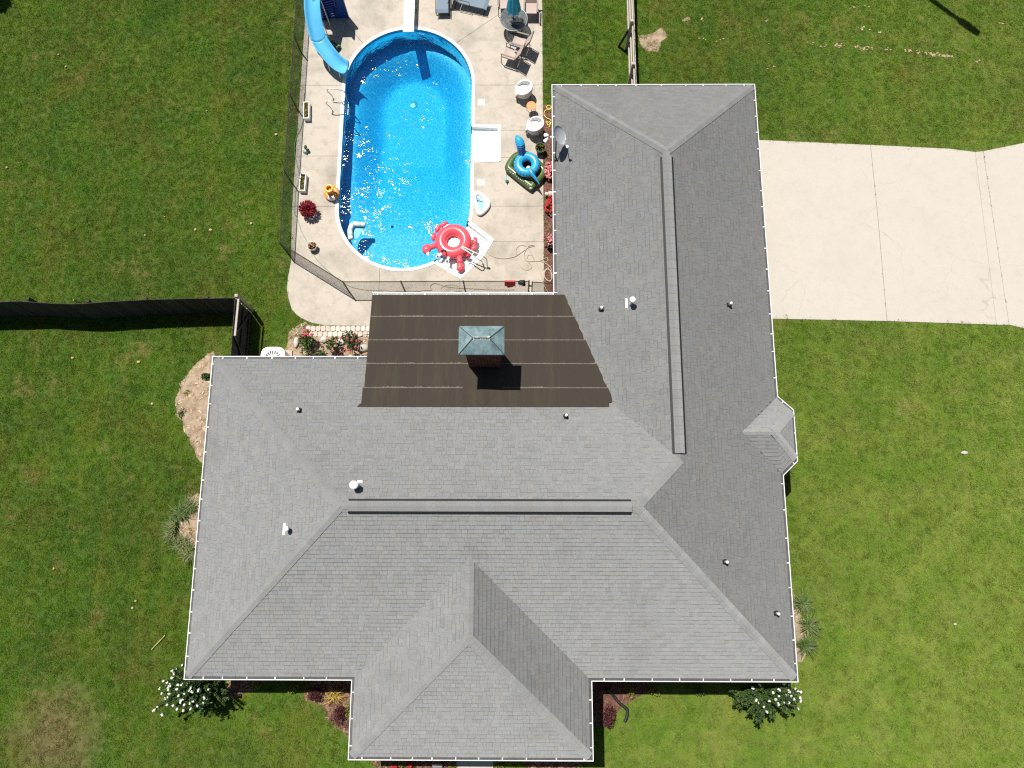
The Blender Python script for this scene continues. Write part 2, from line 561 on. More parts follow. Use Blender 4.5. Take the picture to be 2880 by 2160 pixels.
def place(o, xy, rz=0.0, z=0.0, label=None):
    o.location = (xy[0], xy[1], z); o.rotation_euler = (0, 0, rz)
    if label: o['label'] = label
    return o

def crom(pts, n=6, closed=False):
    P = [Vector(p) for p in pts]; k = len(P); out = []
    for i in range(k if closed else k - 1):
        g = (lambda j: P[j % k]) if closed else (lambda j: P[min(max(j, 0), k - 1)])
        a, b, c, d = g(i - 1), g(i), g(i + 1), g(i + 2)
        for s_ in range(n):
            t = s_ / n
            out.append(.5 * ((2 * b) + (c - a) * t + (2 * a - 5 * b + 4 * c - d) * t * t + (3 * b - a - 3 * c + d) * t ** 3))
    if not closed: out.append(P[-1])
    return out

def inside(poly, x, y):
    r = False; n = len(poly)
    for i in range(n):
        x1, y1 = poly[i]; x2, y2 = poly[i - 1]
        if (y1 > y) != (y2 > y) and x < (x2 - x1) * (y - y1) / (y2 - y1) + x1: r = not r
    return r

def inside_np(poly, X, Y):
    r = np.zeros(X.shape, bool); n = len(poly)
    for i in range(n):
        x1, y1 = poly[i]; x2, y2 = poly[i - 1]
        if y1 == y2: continue
        r ^= ((y1 > Y) != (y2 > Y)) & (X < (x2 - x1) * (Y - y1) / (y2 - y1) + x1)
    return r

def rough_edge(poly, step, amp, rnd):
    out = []
    for i, a in enumerate(poly):
        b = poly[(i + 1) % len(poly)]
        L = math.dist(a, b); n = max(1, int(L / step))
        for k in range(n):
            t = k / n
            out.append((a[0] + (b[0] - a[0]) * t + rnd.uniform(-amp, amp), a[1] + (b[1] - a[1]) * t + rnd.uniform(-amp, amp)))
    return out

def terrain(poly, step, zf):
    """a height-field sheet over a polygon"""
    xs = [p[0] for p in poly]; ys = [p[1] for p in poly]
    pts = [Vector(p) for p in poly]
    n = len(pts)
    x = min(xs)
    while x < max(xs):
        y = min(ys)
        while y < max(ys):
            if inside(poly, x, y) and min(math.dist((x, y), q) for q in poly) > step * .45: pts.append(Vector((x + R.uniform(-.2, .2) * step, y + R.uniform(-.2, .2) * step)))
            y += step
        x += step
    vo, _, fo, *_r = delaunay_2d_cdt(pts, [(i, (i + 1) % n) for i in range(n)], [list(range(n))], 1, 1e-5)
    b = MB()
    b.add([(p.x, p.y, zf(p.x, p.y)) for p in vo], [tuple(f) for f in fo])
    return b

def edge_dist(poly, x, y):
    d = 9e9
    for i in range(len(poly)):
        ax, ay = poly[i - 1]; bx, by = poly[i]
        dx, dy = bx - ax, by - ay
        t = max(0, min(1, ((x - ax) * dx + (y - ay) * dy) / max(1e-9, dx * dx + dy * dy)))
        d = min(d, math.hypot(x - ax - t * dx, y - ay - t * dy))
    return d

def arc(c, r, a0, a1, n):
    return [(c[0] + r * math.cos(math.radians(a0 + (a1 - a0) * i / n)), c[1] + r * math.sin(math.radians(a0 + (a1 - a0) * i / n))) for i in range(n + 1)]

def clip(poly, a, b):
    """keep the part of a 2-D polygon left of the line a->b"""
    out = []; n = len(poly)
    sd = lambda p: (b[0] - a[0]) * (p[1] - a[1]) - (b[1] - a[1]) * (p[0] - a[0])
    for i in range(n):
        p, q = poly[i], poly[(i + 1) % n]; s1, s2 = sd(p), sd(q)
        if s1 >= 0: out.append(p)
        if (s1 >= 0) != (s2 >= 0):
            t = s1 / (s1 - s2)
            out.append((p[0] + (q[0] - p[0]) * t, p[1] + (q[1] - p[1]) * t))
    return out

# ------------------------------------------------------------------ ground and lawn
HOLE = (-9.2, 1.0, 10.9, 26.5)
b = MB()
x0, x1, y0, y1 = HOLE
G = 160
for ax, bx, ay, by in ((-G, x0, -G, G), (x1, G, -G, G), (x0, x1, -G, y0), (x0, x1, y1, G)):
    b.add([(ax, ay, 0), (bx, ay, 0), (bx, by, 0), (ax, by, 0)], [(0, 1, 2, 3)])
tag(build(b, 'lawn', 'lawn'), kind='structure')

# pool geometry: an 18 by 36 foot oval
CN, CS = (-4.76, 19.87), (-4.76, 14.23)
RC, RW = 2.87, 2.72
WATER_Z = -0.08
XL = -9.44

def slab(parent, poly, mat, z=0.03, gap=.007):
    b = MB()
    n = len(poly); ins = []
    for i in range(n):
        a, p, c = poly[i - 1], poly[i], poly[(i + 1) % n]
        d1 = Vector((p[0] - a[0], p[1] - a[1])).normalized(); d2 = Vector((c[0] - p[0], c[1] - p[1])).normalized()
        n1 = Vector((-d1.y, d1.x)); n2 = Vector((-d2.y, d2.x)); k = n1 + n2
        k = k / max(.3, k.dot(n1)) if k.length > 1e-4 else n1
        ins.append((p[0] + k.x * gap, p[1] + k.y * gap))
    b.prism(ins, z - .12, z + R.uniform(-.0015, .0015))
    return build(b, 'slab', mat, parent)

deck = thing('pool_deck', None, None, kind='structure')
tri = [(-9.33, 11.79), (-9.41, 11.14), (-9.42, 10.6), (-9.33, 10.21), (-9.16, 9.73), (-8.96, 9.52), (-8.76, 9.37), (-8.29, 9.16), (-7.71, 9.06), (-5.95, 9.04), (-5.67, 9.04)]
DECK_OUT = [(XL, 27), (XL, 14.23), (-9.37, 12.6)] + tri + [(-5.67, 7.2), (1.03, 7.2), (1.03, 27)]
slabs = [
    [(-1.89, 17.92), (-.79, 17.92), (-.79, 17.71), (1.03, 17.71), (1.03, 19.86), (-1.89, 19.86)],
    [(-.79, 16.44), (1.03, 16.44), (1.03, 17.71), (-.79, 17.71)],
    [(-1.89, 14.23), (1.03, 14.23), (1.03, 16.44), (-.79, 16.44), (-.79, 16.24), (-1.89, 16.20)],
    [(-1.15, 12.65), (1.03, 12.65), (1.03, 14.23), (-1.89, 14.23)] + arc(CS, RC, -1, -14.8, 4) + [(-1.10, 12.74)],
    [(-2.39, 7.2), (1.03, 7.2), (1.03, 12.65), (-1.15, 12.65), (-1.47, 12.05), (-2.36, 11.10), (-2.39, 11.10)],
    [(-5.67, 7.2), (-2.39, 7.2), (-2.39, 11.10), (-3.42, 11.71)] + arc(CS, RC, -62, -108.5, 8),
    [(XL, 14.23), (-9.37, 12.6)] + tri + arc(CS, RC, -108.5, -180, 14),
    [(XL, 14.23), (-7.63, 14.23), (-7.63, 16.52), (XL, 16.52)],
    [(XL, 16.52), (-7.63, 16.52), (-7.63, 19.87), (XL, 19.87)],
    [(XL, 19.87), (-7.63, 19.87)] + arc(CN, RC, 178, 135.4, 8) + [(XL, 25.25)],
    arc(CN, RC, 135.4, 45.4, 16) + [(1.03, 24.85), (1.03, 27), (XL, 27), (XL, 25.25)],
    [(-1.89, 19.86), (1.03, 19.86), (1.03, 24.85)] + arc(CN, RC, 45.4, 2, 8),
]
for pl in slabs: slab(deck, pl, 'deck')
b = MB()
ring_o = [(XL + .02, 27), (XL + .02, 13), (-9.2, 10), (-5.7, 9.1), (-5.7, 7.25), (1.0, 7.25), (1.0, 27)]
b.add([(*p, -.25) for p in [(XL + .03, 26.9), (XL + .03, 10.9), (-7.7, 10.9), (-7.7, 26.9), (-1.85, 26.9), (-1.85, 10.9), (1, 10.9), (1, 26.9), (-7.7, 22.8), (-1.85, 22.8), (-7.7, 11.3), (-1.85, 11.3)]],
      [(0, 1, 2, 3), (4, 5, 6, 7), (8, 9, 4, 3), (2, 5, 11, 10)])
build(b, 'bedding', 'soil', deck)

# pool
pool = thing('swimming_pool', 'long oval blue swimming pool with white coping and two white entry steps', 'pool', (-4.76, 17.05, 0))
outl = []
def cap_pts(r):
    out = []
    for i in range(29):
        y = 14.23 + 5.64 * i / 28
        out.append(((CS[0] + r, y), 'step' if 16.30 < y < 17.85 else ''))
    out += [(p, '') for p in arc(CN, r, 0, 180, 40)[1:]]
    out += [((CS[0] - r, 19.87 - 5.64 * i / 20), '') for i in range(1, 21)]
    for i in range(1, 40):
        a = 180 + 180 * i / 40
        out.append(((CS[0] + r * math.cos(math.radians(a)), CS[1] + r * math.sin(math.radians(a))), 'step' if 299 < a < 345 else ''))
    return out
def zfloor(x, y):
    d = edge_dist(FLOOR, x, y)
    k = max(0, min(1, (d - .30) / .95)); t = max(0, min(1, (y - 13.4) / 3.6))
    return -.95 - 1.05 * k * t
wall = cap_pts(RW)
FLOOR = [p for p, _ in wall]
b = MB()
n = len(wall)
for i in range(n):
    (p, s1), (q, s2) = wall[i], wall[(i + 1) % n]
    zt = -.46 if (s1 and s2) else .03
    b.add([(*p, -.98), (*q, -.98), (*q, zt), (*p, zt)], [(3, 2, 1, 0)])
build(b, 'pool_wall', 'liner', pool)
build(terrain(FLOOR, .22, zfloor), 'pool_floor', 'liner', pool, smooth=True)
b = MB()
b.lathe([(.17, 0), (.17, .03), (.05, .06), (0.01, .06)], (*(-4.819, 20.216), -2.0), 16)
build(b, 'main_drain', 'grey_metal', pool)
# coping, one piece per straight or curve, left open at the steps
def ring_strip(inner, outer, z0, z1, mat='white'):
    b = MB(); k = len(inner); v = []
    for a, c in zip(inner, outer): v += [(*a, z0), (*a, z1), (*c, z1), (*c, z0)]
    f = []
    for i in range(k - 1):
        for j in range(4):
            f.append((i * 4 + j, i * 4 + (j + 1) % 4, (i + 1) * 4 + (j + 1) % 4, (i + 1) * 4 + j))
    f += [(0, 3, 2, 1), (k * 4 - 4, k * 4 - 3, k * 4 - 2, k * 4 - 1)]
    b.add(v, f)
    return build(b, 'coping', mat, pool)
RI = 2.735
ring_strip(arc(CN, RI, 0, 180, 40), arc(CN, RC, 0, 180, 40), -.02, .055)
ring_strip(arc(CS, RI, 180, 298, 30), arc(CS, RC, 180, 298, 30), -.02, .055)
ring_strip(arc(CS, RI, 346, 360, 5), arc(CS, RC, 346, 360, 5), -.02, .055)
for xs, ya, yb in ((1, 14.232, 16.20), (1, 17.92, 19.868), (-1, 14.232, 19.868)):
    ring_strip([(CS[0] + xs * RI, ya), (CS[0] + xs * RI, yb)], [(CS[0] + xs * RC, ya), (CS[0] + xs * RC, yb)], -.02, .055)
# side entry step
b = MB()
for poly, z in (([(-2.03, 16.33), (-.87, 16.36), (-.87, 17.84), (-2.03, 17.87)], -.15), ):
    b.prism(poly, -.5, z, bottom=True)
for p, q in (((-2.0, 16.26), (-.83, 16.30)), ((-.83, 17.88), (-2.0, 17.92)), ((-.83, 16.262), (-.83, 17.925))):
    b.bar((*p, -.05), (*q, -.05), .13, .21 if p[0] != q[0] else .218)
o = build(b, 'entry_step', 'white_plastic', pool)
b = MB(); b.box((-1.55, 17.1, -.147), (.05, 1.3, .012)); b.box((-1.2, 17.1, -.147), (.05, 1.3, .012))
build(b, 'tread_ridge', 'grey_metal', o)
# corner entry step
C2 = [(-2.06, 13.50), (-1.12, 12.73), (-1.49, 12.06), (-2.37, 11.13), (-3.40, 11.77)]
b = MB()
b.prism([(-2.12, 13.44), (-2.6, 12.7), (-3.3, 11.86), (-2.38, 11.24), (-1.58, 12.12), (-1.22, 12.72)], -.6, -.15, bottom=True)
for p, q in zip(C2[:-1], C2[1:]): b.bar((*p, -.04), (*q, -.04), .16, .19)
for p in C2[1:-1]: b.lathe([(.08, -.1), (.08, .056), (0.001, .057)], (*p, 0), 12)
o = build(b, 'entry_step', 'white_plastic', pool)
b = MB()
for k in range(3):
    a = Vector((-1.62 - .09 * k, 12.83 - .05 * k, -.143)); d = Vector((-.62, .52, 0)) * .75
    b.bar(a, a + d, .022, .012)
build(b, 'tread_ridge', 'grey_metal', o)
for p in ((-1.608, 19.025), (-1.574, 15.304)):
    t = thing('skimmer_lid', 'square white skimmer lid beside the pool, ' + ('north of the side step' if p[1] > 17 else 'south of the side step'), 'lid', (*p, .031), 'skimmer lids set in the deck')
    b = MB(); b.box((*p, .037), (.30, .28, .012)); build(b, 'cover_plate', 'white', t)
    b = MB(); b.box((p[0], p[1] + .08, .046), (.07, .018, .006)); build(b, 'finger_slot', 'grey_metal', t)
RV = RW - .008
wat = [(-2.048, 14.23), (-2.048, 16.33), (-.88, 16.36), (-.88, 17.84), (-2.048, 17.87)] + arc(CN, RV, 0, 180, 40) + arc(CS, RV, 180, 298.4, 26) + [(-2.38, 11.22), (-1.57, 12.12), (-1.21, 12.71)] + arc(CS, RV, -14.8, 0, 4)[:-1]
b = MB(); b.prism(wat, -2.3, WATER_Z, bottom=True)
tag(build(b, 'pool_water', 'water'), kind='structure')

# driveway
dr = thing('driveway', None, None, kind='structure')
J1 = [(14.81, 17.0), (14.80, 13.73), (14.72, 9.25)]
J2 = [(19.49, 16.7), (19.51, 14.01), (19.55, 9.1)]
FJ = [(19.16, 16.66), (19.05, 9.10)]
DRIVE = [(8.6, 17.32), (14.81, 17.0), (18.16, 16.81), (19.2, 16.7), (19.49, 16.7), (21.27, 17.09), (27, 18.5), (27, 8.2), (20.14, 8.95), (19.55, 9.1), (14.72, 9.25), (8.6, 9.38)]
slab(dr, [(8.6, 9.38), (14.72, 9.25), (14.80, 13.73), (14.81, 17.0), (8.6, 17.32)], 'drive')
slab(dr, [(14.72, 9.25), FJ[1], FJ[0], (18.16, 16.81), (14.81, 17.0), (14.80, 13.73)], 'drive', gap=.006)
slab(dr, [FJ[1], (19.55, 9.1), (19.51, 14.01), (19.49, 16.7), FJ[0]], 'drive', gap=.003)
slab(dr, [(19.55, 9.1), (20.14, 8.95), (27, 8.2), (27, 18.5), (21.27, 17.09), (19.49, 16.7), (19.51, 14.01)], 'drive', gap=.008)
b = MB()
b.add([(x, y, .012) for x, y in ((8.8, 9.5), (19.0, 9.3), (20.2, 9.1), (26.9, 8.4), (26.9, 18.2), (21.2, 16.9), (19.5, 16.6), (8.8, 17.15))], [tuple(range(8))])
build(b, 'bedding', 'soil', dr)
b = MB()
for k in range(26):                                        # weeds along the joints
    t = R.random(); J = J2 if k < 20 else J1
    x = J[0][0] + (J[2][0] - J[0][0]) * t; y = J[0][1] + (J[2][1] - J[0][1]) * (t ** 1.6 if k < 20 else t)
    for q in range(6): b.leaf((x + R.uniform(-.03, .03), y + R.uniform(-.06, .06), .02), (R.uniform(-1, 1), R.uniform(-1, 1), .8), R.uniform(.03, .07), .014, R.uniform(.9, 1.6))
tag(build(b, 'joint_weeds', 'leaf'), kind='stuff')
# front path
pa = thing('front_path', None, None, kind='structure')
xa, xb = (-2.198, -7.269)[0], (-0.884, -7.263)[0]
xa_path, xb_path = xa, xb
for k in range(3): slab(pa, [(xa, -9.0 + k * 1.3), (xb, -9.0 + k * 1.3), (xb, -7.7 + k * 1.3), (xa, -7.7 + k * 1.3)], 'drive')

# ------------------------------------------------------------------ the house
house = thing('brick_house', 'low house with grey shingled hip roofs, white gutters and a brown flat porch roof', 'house', (0, 0, 0))
ZB, PT = 2.72, .5
XW, XE, YS, YN, YE = -11.107, 9.23, -4.001, 18.094, 7.088
XA, B1, B2, YB = 1.28, -5.53, 2.437, -6.442
EAVE = [(XA, YN), (XA, 9.43)]
BAY = [(9.24, 5.63), (9.77, 5.13), (9.77, 3.30), (9.24, 2.80)]
OUT = [(XW, YE), (XW, YS), (B1, YS), (B1, YB), (B2, YB), (B2, YS), (XE, YS)] + BAY[::-1] + [(XE, YN), (XA, YN), (XA, YE)]

def offs(path, d, closed=False):
    """offset to the left of the walking direction, mitred"""
    k = len(path); out = []
    for i in range(k):
        a = path[i - 1] if (closed or i) else None
        c = path[(i + 1) % k] if (closed or i < k - 1) else None
        p = path[i]; ns = []
        if a: q = Vector((p[0] - a[0], p[1] - a[1])).normalized(); ns.append(Vector((-q.y, q.x)))
        if c: q = Vector((c[0] - p[0], c[1] - p[1])).normalized(); ns.append(Vector((-q.y, q.x)))
        m = sum(ns, Vector((0, 0))); m = m / max(.2, m.dot(ns[0])) if len(ns) > 1 else ns[0]
        out.append((p[0] + m.x * d, p[1] + m.y * d))
    return out

# walls and soffit
wallp = offs(OUT, .62, True)
b = MB(); b.prism(wallp, -.05, 2.58)
build(b, 'wall', 'brick_wall', house)
b = MB(); b.prism(offs(OUT, .13, True), 2.585, 2.615, bottom=True)
build(b, 'soffit', 'white', house)

# roof planes: each face is a list of 3-D corners
V1 = (-1.5465, -.0175); BS = (-1.5465, YB + 3.9835)
RW_, RE_ = (XW + 5.5445, 1.5435), (XE - 5.5445, 1.5435)
WN, WK = (5.255, YN - 3.975), (5.255, 3.113)
zS = lambda x, y: ZB + PT * (y - YS)
zN = lambda x, y: ZB + PT * (YE - y)
zW = lambda x, y: ZB + PT * (x - XW)
zE = lambda x, y: ZB + PT * (XE - x)
zWN = lambda x, y: ZB + PT * (YN - y)
zWW = lambda x, y: ZB + PT * (x - XA)
zBW = lambda x, y: ZB + PT * (x - B1)
zBE = lambda x, y: ZB + PT * (B2 - x)
zBS = lambda x, y: ZB + PT * (y - YB)
AP = (8.78, 4.215, 3.50); RB = (7.68, 4.215, 3.50)
L3 = lambda pts, z: [(x, y, z(x, y)) for x, y in pts]
B3 = [(x, y, ZB) for x, y in BAY]
FACES = [  # tone per plane: east-facing ones darker, shade and staining put into the colour
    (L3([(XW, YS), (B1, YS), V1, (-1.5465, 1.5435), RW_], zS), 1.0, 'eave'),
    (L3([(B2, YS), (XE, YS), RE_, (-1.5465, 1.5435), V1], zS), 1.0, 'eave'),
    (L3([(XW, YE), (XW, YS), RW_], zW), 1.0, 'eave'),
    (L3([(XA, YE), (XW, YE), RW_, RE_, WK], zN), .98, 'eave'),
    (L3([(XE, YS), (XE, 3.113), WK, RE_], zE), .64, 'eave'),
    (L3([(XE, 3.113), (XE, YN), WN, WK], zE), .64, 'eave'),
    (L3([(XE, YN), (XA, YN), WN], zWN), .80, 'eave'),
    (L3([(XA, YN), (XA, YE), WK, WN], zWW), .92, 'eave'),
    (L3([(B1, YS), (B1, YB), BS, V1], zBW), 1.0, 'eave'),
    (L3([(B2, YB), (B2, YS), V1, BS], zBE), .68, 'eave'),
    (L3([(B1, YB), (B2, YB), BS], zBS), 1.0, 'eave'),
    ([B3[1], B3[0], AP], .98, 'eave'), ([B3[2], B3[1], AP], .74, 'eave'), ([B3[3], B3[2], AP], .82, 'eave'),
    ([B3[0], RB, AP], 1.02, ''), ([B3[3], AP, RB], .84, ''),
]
b = MB()
SH = []
zP = lambda y: 2.91 + .195 * (9.35 - y)
def hidden(x, y, k):
    if k in (4, 5) and abs(y - 4.215) < (x - 7.8) * .98: return True
    if k in (3, 7) and y > 5.25 and -5.2 < x < 1.28 + 2 * (zP(y) - ZB) - .2 and y < 9.3: return True
    return False
for k, (pts, tone, kind) in enumerate(FACES):
    p3 = [Vector(p) for p in pts]
    nrm = (p3[1] - p3[0]).cross(p3[2] - p3[0]).normalized()
    if nrm.z < 0: p3.reverse(); nrm = -nrm
    b.add([p - Vector((0, 0, .012)) for p in p3], [tuple(range(len(p3)))])
    g = Vector((-nrm.x / nrm.z, -nrm.y / nrm.z)); pitch = g.length
    v = g / pitch; u = Vector((v.y, -v.x))
    z0 = min(p.z for p in p3); o = next(p for p in p3 if abs(p.z - z0) < 1e-6)
    P2 = [((p.x - o.x) * u.x + (p.y - o.y) * u.y, (p.x - o.x) * v.x + (p.y - o.y) * v.y) for p in p3]
    area = sum(P2[i - 1][0] * P2[i][1] - P2[i][0] * P2[i - 1][1] for i in range(len(P2)))
    if area < 0: P2.reverse()
    if kind == 'eave': P2 = clip(P2, (-99, .118), (99, .118))
    ex = .143 / math.sqrt(1 + pitch * pitch)
    vmax = max(q[1] for q in P2); umin = min(q[0] for q in P2); umax = max(q[0] for q in P2)
    j = 0
    start = .118 if kind == 'eave' else 0
    while start + j * ex < vmax:
        va, vb = start + j * ex, start + (j + 1) * ex + .006
        uu = umin - R.random() * .3
        while uu < umax:
            wd = R.choice((.12, .15, .18, .21, .25, .30))
            r = [(uu + .004, va), (uu + wd, va), (uu + wd, vb), (uu + .004, vb)]
            uu += wd
            for i in range(len(P2)):
                r = clip(r, P2[i], P2[(i + 1) % len(P2)])
                if len(r) < 3: break
            if len(r) < 3: continue
            cx = sum(q[0] for q in r) / len(r); cy = sum(q[1] for q in r) / len(r)
            X, Y = o.x + u.x * cx + v.x * cy, o.y + u.y * cx + v.y * cy
            if hidden(X, Y, k): continue
            th = R.choice((.013, .013, .021))
            top = []
            for q in r:
                x, y = o.x + u.x * q[0] + v.x * q[1], o.y + u.y * q[0] + v.y * q[1]
                top.append((x, y, z0 + pitch * q[1] + th * (1 - (q[1] - va) / (vb - va)) + .0015 - .001 * (q[1] > vb - .01)))
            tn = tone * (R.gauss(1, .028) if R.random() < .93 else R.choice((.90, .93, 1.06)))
            band = None
            if R.random() < .42:
                bd = clip(r, (-99, vb - .028), (99, vb - .028))
                if len(bd) > 2:
                    band = [(o.x + u.x * q[0] + v.x * q[1], o.y + u.y * q[0] + v.y * q[1], z0 + pitch * q[1] + th * (1 - (q[1] - va) / (vb - va)) + .0022) for q in bd]
            SH.append((r, top, tn, X, Y, band))
        j += 1
roof = build(b, 'roof', 'underlay', house)

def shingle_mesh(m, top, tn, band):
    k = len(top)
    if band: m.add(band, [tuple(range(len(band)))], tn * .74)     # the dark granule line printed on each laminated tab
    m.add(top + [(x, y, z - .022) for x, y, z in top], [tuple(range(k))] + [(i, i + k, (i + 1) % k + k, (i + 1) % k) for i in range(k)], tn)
def seen(s):
    r, top, tn, X, Y, band = s
    a = abs(sum(r[i - 1][0] * r[i][1] - r[i][0] * r[i - 1][1] for i in range(len(r)))) / 2
    return a * (1 + .003 * R.random()) / (X * X + Y * Y + 26 ** 2) * (1.25 if Y < -1.5 else 1)
SH.sort(key=seen, reverse=True)
for r, top, tn, X, Y, band in SH[:296]:
    m = MB(); shingle_mesh(m, top, tn, band); build(m, 'shingle', 'shingle', roof)
m = MB()
for r, top, tn, X, Y, band in SH[296:]: shingle_mesh(m, top, tn, band)
tag(build(m, 'shingle_field', 'shingle', roof), kind='stuff')

# hip and ridge caps
def fold(m, p0, p1, na, nb, half, o0, o1, th, tone=1.0):
    d = (p1 - p0).normalized(); up = (na + nb).normalized()
    sa = d.cross(na).normalized(); sb = d.cross(nb).normalized()
    if sa.z > 0: sa = -sa
    if sb.z > 0: sb = -sb
    if sa.dot(sb) > .5: sb = -sb
    v = []
    for p, o_ in ((p0, o0), (p1, o1)):
        for q in (sa * half, Vector((0, 0, 0)), sb * half): v.append(p + q + up * o_)
        for q in (sa * half, Vector((0, 0, 0)), sb * half): v.append(p + q + up * (o_ - th))
    m.add(v, [(0, 1, 7, 6), (1, 2, 8, 7), (0, 3, 4, 1), (1, 4, 5, 2), (6, 7, 10, 9), (7, 8, 11, 10), (0, 6, 9, 3), (2, 5, 11, 8)], tone)
nS, nN, nW, nE = (Vector(q).normalized() for q in ((0, -.5, 1), (0, .5, 1), (-.5, 0, 1), (.5, 0, 1)))
nE2, nNE, nSE = (Vector(q).normalized() for q in ((.79, 0, 1), (.5, .55, 1), (.5, -.55, 1)))
def ptz(p, z): return Vector((p[0], p[1], z(p[0], p[1])))
HIPS = [(ptz((XW + .14, YS + .14), zS), ptz(RW_, zS), nS, nW), (ptz((XW + .14, YE - .14), zN), ptz(RW_, zN), nN, nW),
        (ptz((XE - .14, YS + .14), zS), ptz(RE_, zS), nS, nE), (ptz(WK, zE), ptz(RE_, zE), nN, nE),
        (ptz((XE - .14, YN - .14), zE), ptz(WN, zE), nN, nE), (ptz((XA + .14, YN - .14), zWW), ptz(WN, zWW), nN, nW),
        (ptz((B1 + .14, YB + .14), zBS), ptz(BS, zBS), nS, nW), (ptz((B2 - .14, YB + .14), zBS), ptz(BS, zBS), nS, nE),
        (ptz(BS, zBW), ptz(V1, zBW), nW, nE), (ptz(WN, zE), ptz((WN[0], WN[1] - .25), zE), nW, nE),
        (ptz(RW_, zS), ptz((RW_[0] + .3, RW_[1]), zS), nS, nN), (ptz((RE_[0] - .3, RE_[1]), zS), ptz(RE_, zS), nS, nN),
        (Vector(AP), Vector(RB), Vector((0, .7, 1)).normalized(), Vector((0, -.6, 1)).normalized()),
        (Vector(B3[1]) * .9 + Vector(AP) * .1, Vector(AP), nNE, nE2), (Vector(B3[2]) * .9 + Vector(AP) * .1, Vector(AP), nE2, nSE)]
for ih, (p0, p1, na, nb) in enumerate(HIPS):
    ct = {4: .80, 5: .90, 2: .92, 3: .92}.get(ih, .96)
    L = (p1 - p0).length; k = max(1, round(L / .235)); d = (p1 - p0) / k
    hf = .16 if L > 1.3 else .12
    for i in range(k):
        m = MB()
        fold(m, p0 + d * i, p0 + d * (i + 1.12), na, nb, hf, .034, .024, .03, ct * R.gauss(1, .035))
        build(m, 'cap_shingle', 'shingle', roof)
def vent(name, p0, p1, na, nb, label):
    m = MB(); fold(m, p0, p1, na, nb, .258, .06, .06, .05)
    o = build(m, name, 'black', house)
    o['label'] = label
    k = round((p1 - p0).length / .30); d = (p1 - p0) / k
    for i in range(k):
        m = MB(); fold(m, p0 + d * i, p0 + d * (i + 1.06), na, nb, .180, .092, .084, .014, R.gauss(.94, .025))
        build(m, 'vent_cap', 'shingle', o)
xa, xb = (-5.318, 1.574)[0], (3.512, 1.581)[0]
vent('ridge_vent', ptz((xa, 1.5435), zS), ptz((xb, 1.5435), zS), nS, nN, 'ridge vent running east to west')
ya, yb = (5.241, 13.911)[1], (5.215, 3.316)[1]
vent('ridge_vent', ptz((5.255, yb), zE), ptz((5.255, ya), zE), nW, nE, 'ridge vent running north to south')

# gutters
def gutter(path, lab=None, z=2.735):
    prof = [(0, 0), (.024, 0), (.032, -.10), (.112, -.10), (.115, 0), (.13, 0), (.128, -.125), (.02, -.125)]
    m = MB(); lines = [offs(path, d) for d, _ in prof]; k = len(prof)
    for i in range(len(path)):
        m.v += [(lines[j][i][0], lines[j][i][1], z + prof[j][1]) for j in range(k)]
    m.f = [(i * k + j, i * k + (j + 1) % k, (i + 1) * k + (j + 1) % k, (i + 1) * k + j) for i in range(len(path) - 1) for j in range(k)]
    m.f += [tuple(range(k - 1, -1, -1)), tuple((len(path) - 1) * k + j for j in range(k))]
    m.t = [1] * len(m.f); m.m = [0] * len(m.f)
    g = build(m, 'gutter', 'gutter', house)
    for a, c in zip(path[:-1], path[1:]):
        A, C = Vector(a), Vector(c); L = (C - A).length; d = (C - A).normalized(); nn = Vector((-d.y, d.x))
        t = R.uniform(.25, .7)
        while t < L - .15:
            p = A + d * t
            m = MB(); m.bar((*(p + nn * .005), z + .007), (*(p + nn * .14), z + .012 + .02 * (z < 2.8)), .034, .014)
            build(m, 'gutter_strap', 'gutter', g)
            t += R.uniform(.62, 1.0)
gutter([(-5.36, YE), (XW, YE), (XW, YS), (B1, YS), (B1, YB), (B2, YB), (B2, YS), (XE, YS)] + BAY[::-1] + [(XE, YN), (XA, YN), (XA, 9.48)])
gutter([(1.55, 9.50), (-5.375, 9.50)], z=2.80)

# flat porch roof of rolled roofing
XR = lambda y: 1.28 + 2 * (zP(y) - ZB) + .02
porch = MB()
XLp = -5.36
porch.add([(XLp, 9.35, zP(9.35) - .06), (XR(9.35), 9.35, zP(9.35) - .06), (XR(5.05), 5.05, zP(5.05) - .06), (XLp, 5.05, zP(5.05) - .06)], [(0, 1, 2, 3)])
porch.add([(XLp, 9.38, 2.66), (XLp, 9.38, zP(9.38)), (XLp, 5.05, zP(5.05)), (XLp, 7.0, 2.66)], [(0, 1, 2, 3)])
porch.add([(XLp, 9.355, 2.66), (1.6, 9.355, 2.66), (1.6, 9.355, zP(9.38) - .01), (XLp, 9.355, zP(9.38) - .01)], [(0, 1, 2, 3)])
pr = build(porch, 'porch_roof', 'membrane', house)
rows = [9.362, (-5.320, 8.475)[1], (-5.319, 7.544)[1], (-5.317, 6.636)[1], (-5.304, 5.729)[1], 5.02]
